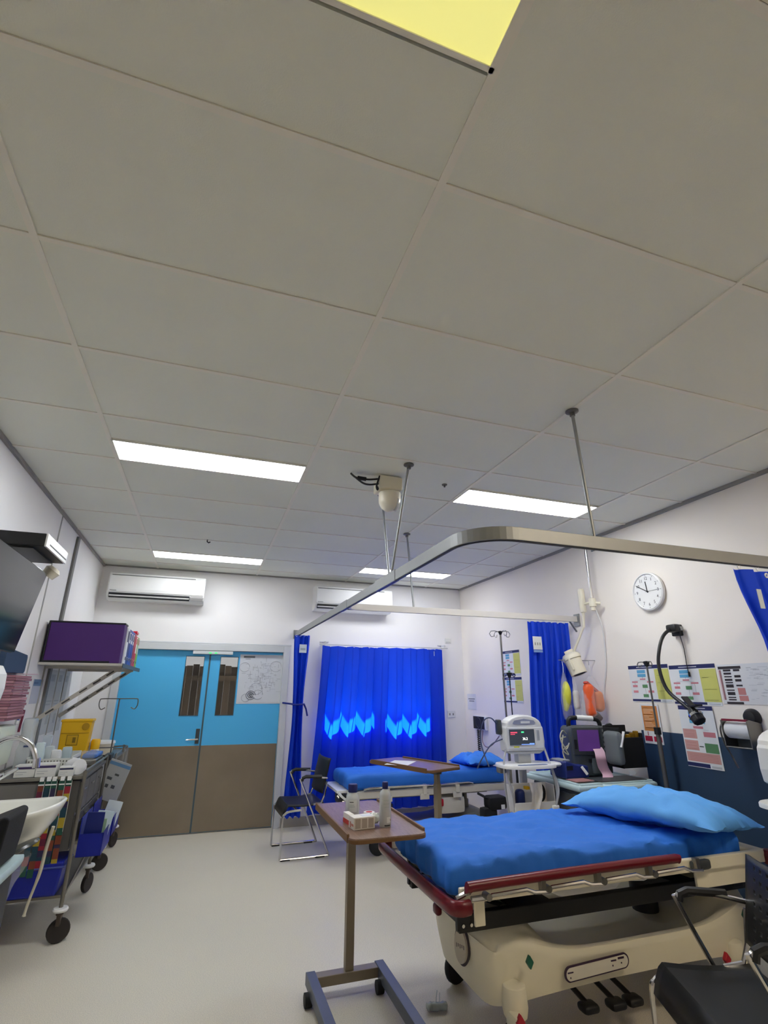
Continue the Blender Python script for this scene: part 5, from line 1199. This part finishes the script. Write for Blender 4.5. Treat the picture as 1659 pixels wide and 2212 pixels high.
t.p('loose_end', MB().grid(lambda u, v: Vector((-.713-.004*math.sin(v*3)+.004*v, 4.315+.055*u, TZ+.06-.16*v)), 4, 8), paper_m)
t = T('instrument_tray', 'blue-wrapped steel tray at the far corner of the drawer trolley', 'tray', (-.86, 4.92, TZ))
t.p('pan', MB().bb(-.82, -.72, 4.76, 5.06, TZ+.001, TZ+.05), steel, .01)
t.p('blue_wrap', MB().rbox(-.83, -.72, 4.78, 5.06, TZ+.051, TZ+.085, .015, 10, lambda w, p: w+.008*Vector((0, 0, fbm(w.x*15, w.y*15, 1)))), mat('blue_wrap', (56, 104, 176), .5))
t.p('clear_bag', MB().rbox(-.86, -.74, 4.72, 4.90, TZ+.03, TZ+.10, .02, 9, lambda w, p: w+.014*Vector((fbm(w.x*20, w.y*20, 2), fbm(w.x*20, w.y*20, 5), fbm(w.x*20, w.y*20, 7)))), film)
t = T('sharps_container', 'tall yellow sharps container standing on the drawer trolley', 'sharps container', (-.945, 5.10, TZ))
t.p('tub', MB().prism([(-1.045, TZ+.002), (-.85, TZ+.002), (-.835, TZ+.31), (-1.055, TZ+.315)], 5.0, 5.12, 1), yellow_m, .008)
t.p('lid', MB().bb(-1.06, -.83, 4.995, 5.125, TZ+.305, TZ+.325), yellow_m, .005)
t.p('label', MB().bb(-1.0, -.915, 4.9985, 4.9995, TZ+.13, TZ+.21).bb(-.995, -.92, 4.9975, 4.9986, TZ+.135, TZ+.205, 1).bb(-.955, -.932, 4.9965, 4.9978, TZ+.15, TZ+.19, 0), [ink((130, 104, 20)), ink((206, 162, 24))])
t.p('seam', MB().bb(-1.045, -.845, 4.9975, 5.0, TZ+.218, TZ+.224), mat('yellow_dark', (180, 138, 16), .5))
t.p('dial', MB().lathe([(0, 0), (.028, 0), (.028, .006), (0, .008)], (0, 0, 0), 18, M=Matrix.Rotation(PI/2, 4, 'X')).xf(TR(-.875, 4.999, TZ+.27)), mat('yellow_dark', (180, 138, 16), .5))
t = T('bottle', 'white bottle with a round yellow cap beside the sharps container', 'bottle', (-.80, 5.12, TZ))
t.p('body', MB().lathe([(0, 0), (.035, 0), (.035, .08), (.03, .10), (0, .10)], (-.80, 5.11, TZ), 18), cream_pl); t.p('cap', MB().lathe([(0, .09), (.034, .09), (.036, .15), (.028, .165), (0, .165)], (-.80, 5.11, TZ), 18), yellow_m)
t = T('plastic_sleeve', 'tall clear plastic sleeve standing behind the cartons on the trolley', 'sleeve', (-1.14, 4.62, TZ))
t.p('film', MB().rbox(-1.20, -1.12, 4.50, 4.62, TZ+.002, TZ+.36, .02, 10, lambda w, p: w+.016*Vector((fbm(w.x*10, w.y*10, w.z*8), fbm(w.x*10+4, w.y*10, w.z*8), 0))), clear_pl)
t.p('blue_label', MB().bb(-1.155, -1.125, 4.488, 4.491, TZ+.17, TZ+.182), ink((70, 84, 120)))
# short drip hook at the trolley's far corner
t = T('drip_hook_pole', 'short thin drip pole with two curled hooks in front of the blue doors', 'drip stand', (-.70, 5.30, .9))
t.p('pole', MB().cyl((-.70, 5.30, .55), (-.70, 5.30, 1.415), .006, n=8), grey_steel)
t.p('hooks', MB().tube(spline([(-.80, 5.27, 1.345), (-.83, 5.27, 1.33), (-.85, 5.27, 1.36), (-.85, 5.27, 1.405), (-.83, 5.275, 1.418), (-.70, 5.30, 1.418), (-.57, 5.325, 1.418), (-.55, 5.33, 1.405), (-.55, 5.33, 1.36), (-.57, 5.33, 1.33), (-.60, 5.325, 1.345)], 4), .0045, 6), grey_steel)
t.p('clamp', MB().rbox(-.73, -.67, 5.16, 5.33, .93, .98, .012, 6), black_pl)
t.p('wire_frame', MB().tube([(-.86, 5.30, 1.02), (-.70, 5.30, 1.02), (-.60, 5.30, 1.03)], .005, 6).bb(-.61, -.595, 5.295, 5.305, .98, 1.04), grey_steel)
t = T('storage_jar', 'round cream lidded container behind the yellow-capped bottle', 'container', (-.86, 5.95, .90))
t.p('tub', MB().lathe([(0, 0), (.10, 0), (.12, .10), (0, .10)], (-.88, 5.95, .902), 20), cream_pl); t.p('lid', MB().lathe([(0, .10), (.125, .10), (.12, .12), (0, .13)], (-.88, 5.95, .902), 20), white_pl)
# patterned straps
RC = random.Random(3)
pal_c = [(24, 76, 62), (140, 26, 44), (44, 36, 72), (44, 36, 72), (168, 146, 40), (120, 56, 34), (22, 60, 76), (96, 26, 52)]
sx = [-.945, -.905, -.872, -.825, -.785]
nm_ = ['leftmost patterned strap hanging on the drawer trolley end', 'second patterned strap from the left on the trolley end', 'middle patterned strap on the trolley end', 'second patterned strap from the trolley corner post', 'patterned strap nearest the trolley corner post']
for i, x in enumerate(sx):
    t = T('strap', nm_[i], 'strap', (x, TY0-.02, TZ), group='patterned straps on the trolley end')
    m = MB(); z = TZ-.01; k = 0; cols = []
    zz = .40 if i != 2 else .46
    while z > zz:
        h = RC.uniform(.02, .06); c = pal_c[0] if k == 0 else RC.choice(pal_c)
        if c not in cols: cols.append(c)
        m.bb(x-.017, x+.017, TY0-.022+.004*math.sin(z*9+i), TY0-.019+.004*math.sin(z*9+i), z-h, z, cols.index(c)); z -= h; k += 1
    t.p('band', m, [ink(c) for c in cols])
    t.p('clip', MB().bb(x-.016, x+.016, TY0-.026, TY0-.014, TZ-.045, TZ-.038).bb(x-.012, x+.012, TY0-.028, TY0-.012, TZ-.02, TZ+.005), white_pl)
    t.p('cord', MB().tube([(x+.018, TY0-.024, TZ-.02), (x+.02, TY0-.026, .70), (x+.017, TY0-.024, .62)], .0015, 5), mat('cord_pale', (196, 200, 190), .6))
one('cleaning_bottle', 'small teal spray bottle standing on the lower blue tub', 'bottle', MB().lathe([(0, 0), (.022, 0), (.024, .01), (.024, .07), (.012, .09), (.012, .10), (0, .10)], (-.80, 4.30, .452), 16), mat('teal_bottle', (24, 116, 116), .3), (-.80, 4.30, .452))
t = T('tub', 'blue plastic tub on the lower shelf of the drawer trolley', 'tub', (-.90, 4.34, .262))
t.p('tub', MB().prism([(-1.06, .263), (-.745, .263), (-.725, .45), (-1.08, .45)], 4.26, 4.52, 1), blue_bin, .012); t.p('rim', MB().bb(-1.085, -.72, 4.255, 4.525, .415, .425), mat('tub_rim', (70, 84, 160), .4), .003)
# side bins
def sbin(label, y0, y1, z0, z1):
    t = T('storage_bin', label, 'storage bin', (TX1+.09, (y0+y1)/2, z0), group='blue bins on the trolley side')
    a, b = TX1+.016, TX1+.165
    t.p('bin', MB().bb(a, a+.006, y0, y1, z0, z1+.10).bb(b-.006, b, y0, y1, z0, z1).bb(a, b, y0, y0+.006, z0, z1).bb(a, b, y1-.006, y1, z0, z1).bb(a, b, y0, y1, z0, z0+.006), blue_bin, .003)
    t.p('fastening', MB().bb(TX1+.012, a, y0+.02, y1-.02, z1+.02, z1+.05), blue_bin)
    return t
sbin('blue bin of packets on the near side of the drawer trolley', 4.36, 4.72, .44, .575)
sbin('blue bin behind the front one on the trolley side', 4.78, 5.10, .46, .585)
for i, (y, h, c, lb) in enumerate(((4.40, .24, (28, 40, 110), 'navy folder standing in the front blue bin'), (4.44, .19, (138, 166, 138), 'sage green card standing in the front blue bin'), (4.52, .17, (214, 222, 224), 'white wrapped packet in the front blue bin'), (4.58, .21, (190, 206, 212), 'long clear packet leaning out of the front blue bin'), (4.66, .18, (206, 214, 220), 'pale packet at the far end of the front blue bin'), (4.90, .22, (200, 210, 216), 'pale packet standing in the rear blue bin'))):
    M_ = TR(TX1+.085+.015*(i % 2), y, .456) @ Matrix.Rotation(.05+.10*(i > 1)*i/3, 4, 'Y') @ Matrix.Rotation(-.05*i, 4, 'X')
    one('packet', lb, 'packet', MB().rbox(-.055, .055, -.008, .008, 0, h, .006, 6).xf(M_), mat('binpack_%d' % i, c, .35), (TX1+.09, y, .45), group='packets in the side bins')
t = T('clipboard', 'white clipboard sheet with a blue band tilted on the trolley side', 'clipboard', (-.62, 5.22, .6))
Mk = TR(-.615, 5.14, .80) @ RZ(-.25) @ Matrix.Rotation(.30, 4, 'Y')
t.p('sheet', MB().bb(-.09, .09, -.003, .003, -.17, .13).xf(Mk), mat('clip_paper', (176, 178, 178), .55)); t.p('print', MB().bb(-.09, .09, -.0045, -.003, .09, .115).bb(-.06, -.02, -.0045, -.003, -.02, .0, 1).bb(-.05, -.025, -.0045, -.003, -.08, -.055, 1).bb(.0, .03, -.0045, -.003, -.075, -.05, 1).bb(-.01, .025, -.0045, -.003, .02, .035, 1).xf(Mk), [ink((96, 136, 176)), ink((84, 86, 88))])
one('plastic_sheet', 'crinkled clear sheet hanging beside the rear trolley', 'sheet', MB().grid(lambda u, v: Vector((-.66+.10*u, 5.30+.03*math.sin(u*6+v*4), 1.0-.30*v+.02*u)), 8, 10), film, (-.61, 5.30, .7))

# ================================================================== LEFT SIDE: BASIN, TAP, BIN
t = T('wash_basin', 'white wash basin with a curved lip on the left wall', 'basin', (X0, 3.78, .70))
def bs(u, v):
    a = u*2*PI
    cx, cy = -1.0, 3.78
    X = math.copysign(abs(math.cos(a))**.8, math.cos(a)); Y = math.copysign(abs(math.sin(a))**.8, math.sin(a))
    rows_ = [(.0, .64), (.35, .645), (.62, .675), (.86, .75), (.97, .825), (1.0, .85), (.965, .858), (.90, .845), (.78, .78), (.5, .735), (.0, .725)]
    r, z = rows_[int(v*10+.5)]
    lip = .028*max(0, math.cos(a))**2*(r > .8)
    return Vector((cx+.305*X*r, cy+.27*Y*r, z+lip))
t.p('bowl', MB().grid(bs, 48, 10, wrapu=True), mat('ceramic_white', (226, 226, 216), .18, var=.02, coat=.3), angle=80)
t.p('back_ledge', MB().bb(X0+.001, -1.16, 3.53, 4.03, .78, .855), mat('ceramic_white', (226, 226, 216), .18), .015)
t.p('waste_pipe', MB().tube(spline([(-1.02, 3.78, .65), (-1.02, 3.78, .52), (-1.10, 3.78, .46), (-1.20, 3.78, .50), (X0+.005, 3.78, .50)], 5), .022, 8), white_pl)
t = T('gooseneck_tap', 'chrome gooseneck tap with elbow levers over the wash basin', 'tap', (-1.22, 3.78, .855))
t.p('spout', MB().tube(spline([(-1.17, 3.78, .855), (-1.17, 3.78, 1.02), (-1.155, 3.78, 1.13), (-1.09, 3.78, 1.21), (-1.005, 3.78, 1.225), (-.93, 3.78, 1.18), (-.89, 3.78, 1.10)], 6), .0145, 10), chrome)
t.p('nozzle', MB().cyl((-.89, 3.78, 1.11), (-.885, 3.78, 1.06), .02), chrome)
for y in (3.66, 3.90): t.p('lever', MB().tube(spline([(-1.19, y, .86), (-1.17, y, .93), (-1.08, y-.02, 1.0), (-1.0, y-.03, 1.05)], 5), [.012]*15+[.009], 8), chrome)
t = T('bag_holder', 'dark oval bag holder with a clear liner below the wash basin', 'bag holder', (-.84, 3.52, .70))
t.p('lid', MB().lathe([(0, -.006), (.10, -.006), (.108, .0), (.10, .012), (0, .02)], (0, 0, 0), 26).xf(TR(-.83, 3.50, .705) @ Matrix.Rotation(-.40, 4, 'Y')), mat('lid_grey', (58, 60, 58), .25))
t.p('lid_catch', MB().rbox(-.86, -.825, 3.40, 3.44, .725, .755, .01, 5), chrome)
t.p('support_arm', MB().bar((X0, 3.55, .66), (-.90, 3.52, .66), .03, .02), grey_steel)
t.p('liner', MB().grid(lambda u, v: Vector((-.86-.06*v+(.10-.05*v)*(1+.12*fbm(math.cos(u*2*PI)*2, math.sin(u*2*PI)*2, v*3))*math.cos(u*2*PI), 3.52+(.10-.05*v)*(1+.12*fbm(math.cos(u*2*PI)*2, math.sin(u*2*PI)*2+4, v*3))*math.sin(u*2*PI), .68-.30*v)), 30, 12, wrapu=True), film)
one('hanging_cord', 'pale cord hanging from the basin toward the floor', 'cord', MB().tube(spline([(-.76, 3.92, .72), (-.78, 3.94, .60), (-.79, 3.95, .48), (-.82, 3.96, .34), (-.83, 3.96, .27)], 5), [.010]*12+[.008]*8+[.012], 6), mat('cord_ivory', (206, 200, 180), .6), (-.78, 3.94, .27))

# ================================================================== LEFT FOREGROUND
t = T('side_trolley', 'dark trolley with a pale mint top cut off by the left edge', 'trolley', (-.93, 2.5, 0))
t.p('worktop', MB().rbox(-1.22, -.635, 2.02, 2.86, .80, .845, .02, 14), mint_pl)
t.p('body', MB().bb(-1.20, -.665, 2.05, 2.83, .12, .80), mat('cart_black', (30, 32, 32), .5), .01)
t.p('side_band', MB().bb(-.668, -.655, 2.05, 2.83, .30, .325), mat('band_teal', (120, 140, 142), .5), .003)
for y in (2.15, 2.72): wheel(t, (-.72, y, .06), .06, .03, 'y', name='caster'); wheel(t, (-1.14, y, .06), .06, .03, 'y', name='caster')
t = T('equipment_case', 'black padded equipment case on the mint trolley at the left edge', 'case', (-.80, 2.75, .845))
t.p('case', MB().prism([(-1.15, .846), (-.665, .846), (-.655, .93), (-.648, 1.025), (-.665, 1.035), (-.80, .985), (-1.15, .95)], 2.55, 2.80, 1), black_fab, .012, 3)
t.p('handle', MB().tube(spline([(-.82, 2.62, .985), (-.82, 2.62, 1.02), (-.92, 2.62, 1.02), (-.92, 2.62, .97)], 4), .01, 6), black_pl)
# television on its bracket with a media box above
t = T('wall_television', 'dark television tilted on a wall bracket at the left edge', 'television', (X0, 3.3, 2.0))
tv_m = mat('tv_bezel', (22, 23, 26), .35)
Mt = Matrix(((0, 0, 1, -1.075), (-1, 0, 0, 3.25), (0, 1, 0, 1.985), (0, 0, 0, 1)))   # local x -> -Y, y -> Z, z -> +X
Mt = Mt @ Matrix.Rotation(.16, 4, 'X')
t.p('back_shell', MB().bb(-.48, .48, -.285, .225, -.055, -.004).xf(Mt), tv_m, .012)
t.p('screen', MB().bb(-.475, .475, -.278, .22, -.004, .002).xf(Mt), mat('tv_screen', (14, 16, 20), .12), .002)
t.p('wall_arm', MB().bar((X0, 3.25, 1.98), (-1.13, 3.25, 1.98), .12, .12), black_pl, .006)
t = T('media_box', 'black box with a white slotted end above the television', 'media box', (X0, 3.5, 2.27))
t.p('chassis', MB().bb(X0+.005, -.962, 3.27, 3.73, 2.275, 2.352), black_pl, .004)
t.p('white_end', MB().bb(-.962, -.950, 3.27, 3.73, 2.275, 2.352), white_pl, .003)
t.p('disc_slot', MB().bb(-.951, -.9485, 3.33, 3.71, 2.296, 2.304), black_pl)
t.p('shelf_bracket', MB().bb(X0, -1.02, 3.30, 3.70, 2.265, 2.275).bb(X0, X0+.01, 3.3, 3.7, 2.18, 2.275), black_pl)
one('wall_fitting', 'small white fitting under the media box', 'fitting', MB().lathe([(0, 0), (.04, 0), (.05, .05), (.03, .07), (0, .07)], (0, 0, 0), 16).xf(TR(-1.06, 3.80, 2.20) @ Matrix.Rotation(.6, 4, 'Y')), cream_pl, (-1.06, 3.80, 2.20))
# pink forms, holders
t = T('form_holder', 'navy wall holder with a thick stack of pink forms below the television', 'holder', (X0, 4.3, 1.3))
t.p('holder', MB().prism([(4.05, 1.60), (4.48, 1.605), (4.50, 1.62), (4.50, 1.715), (4.485, 1.735), (4.05, 1.76)], X0+.005, -1.255, 0), navy, .004)
for k in range(16):
    z = 1.30+k*.018
    t.p('pink_form', MB().bb(X0+.01, -1.19+random.uniform(-.006, .008), 4.10, 4.44+random.uniform(-.006, .006), z, z+.0155), mat('pink_form_%d' % (k % 3), ((150, 104, 116), (170, 124, 134), (138, 92, 104))[k % 3], .7))
t.p('loose_form', MB().bar((-1.25, 4.36, 1.598), (-1.20, 4.50, 1.60), .08, .004), mat('pink_loose', (206, 164, 176), .7))
t = T('glove_dispenser', 'white curved dispenser edge with grey print cut off by the left edge', 'dispenser', (-1.2, 3.72, 1.35))
t.p('case', MB().prism([(-1.29, 1.36), (-1.16, 1.36), (-1.135, 1.42), (-1.125, 1.50), (-1.13, 1.58), (-1.16, 1.63), (-1.29, 1.65)], 3.55, 3.74, 1), white_pl, .004)
t.p('print', MB().bb(-1.20, -1.145, 3.547, 3.5495, 1.55, 1.56).bb(-1.20, -1.15, 3.547, 3.5495, 1.535, 1.54).bb(-1.19, -1.15, 3.547, 3.5495, 1.45, 1.465), ink((120, 130, 150)))
t = T('soap_dispenser', 'translucent pale soap dispenser on the wall above the basin', 'dispenser', (X0, 4.25, 1.0))
t.p('tank', MB().rbox(X0+.004, -1.19, 4.10, 4.40, 1.02, 1.27, .03, 8), mat('soap_pale', (196, 204, 190), .3)); t.p('spout', MB().cyl((-1.22, 4.25, 1.03), (-1.22, 4.25, .98), .015), white_pl)
t = T('marker_pen', 'blue marker pen clipped upright on the left wall', 'pen', (X0+.01, 4.72, 1.28), group='pens on the left wall'); t.p('barrel', MB().cyl((X0+.012, 4.72, 1.27), (X0+.012, 4.74, 1.36), .008), ink((64, 84, 160))); t.p('cap', MB().cyl((X0+.012, 4.715, 1.25), (X0+.012, 4.72, 1.275), .009), white_pl)
t = T('marker_pen', 'dark red marker pen clipped beside the blue pen on the left wall', 'pen', (X0+.01, 4.80, 1.20), group='pens on the left wall'); t.p('barrel', MB().cyl((X0+.012, 4.80, 1.19), (X0+.012, 4.82, 1.345), .008), ink((110, 20, 52))); t.p('clip', MB().bb(X0+.004, X0+.012, 4.74, 4.80, 1.305, 1.315), white_pl)
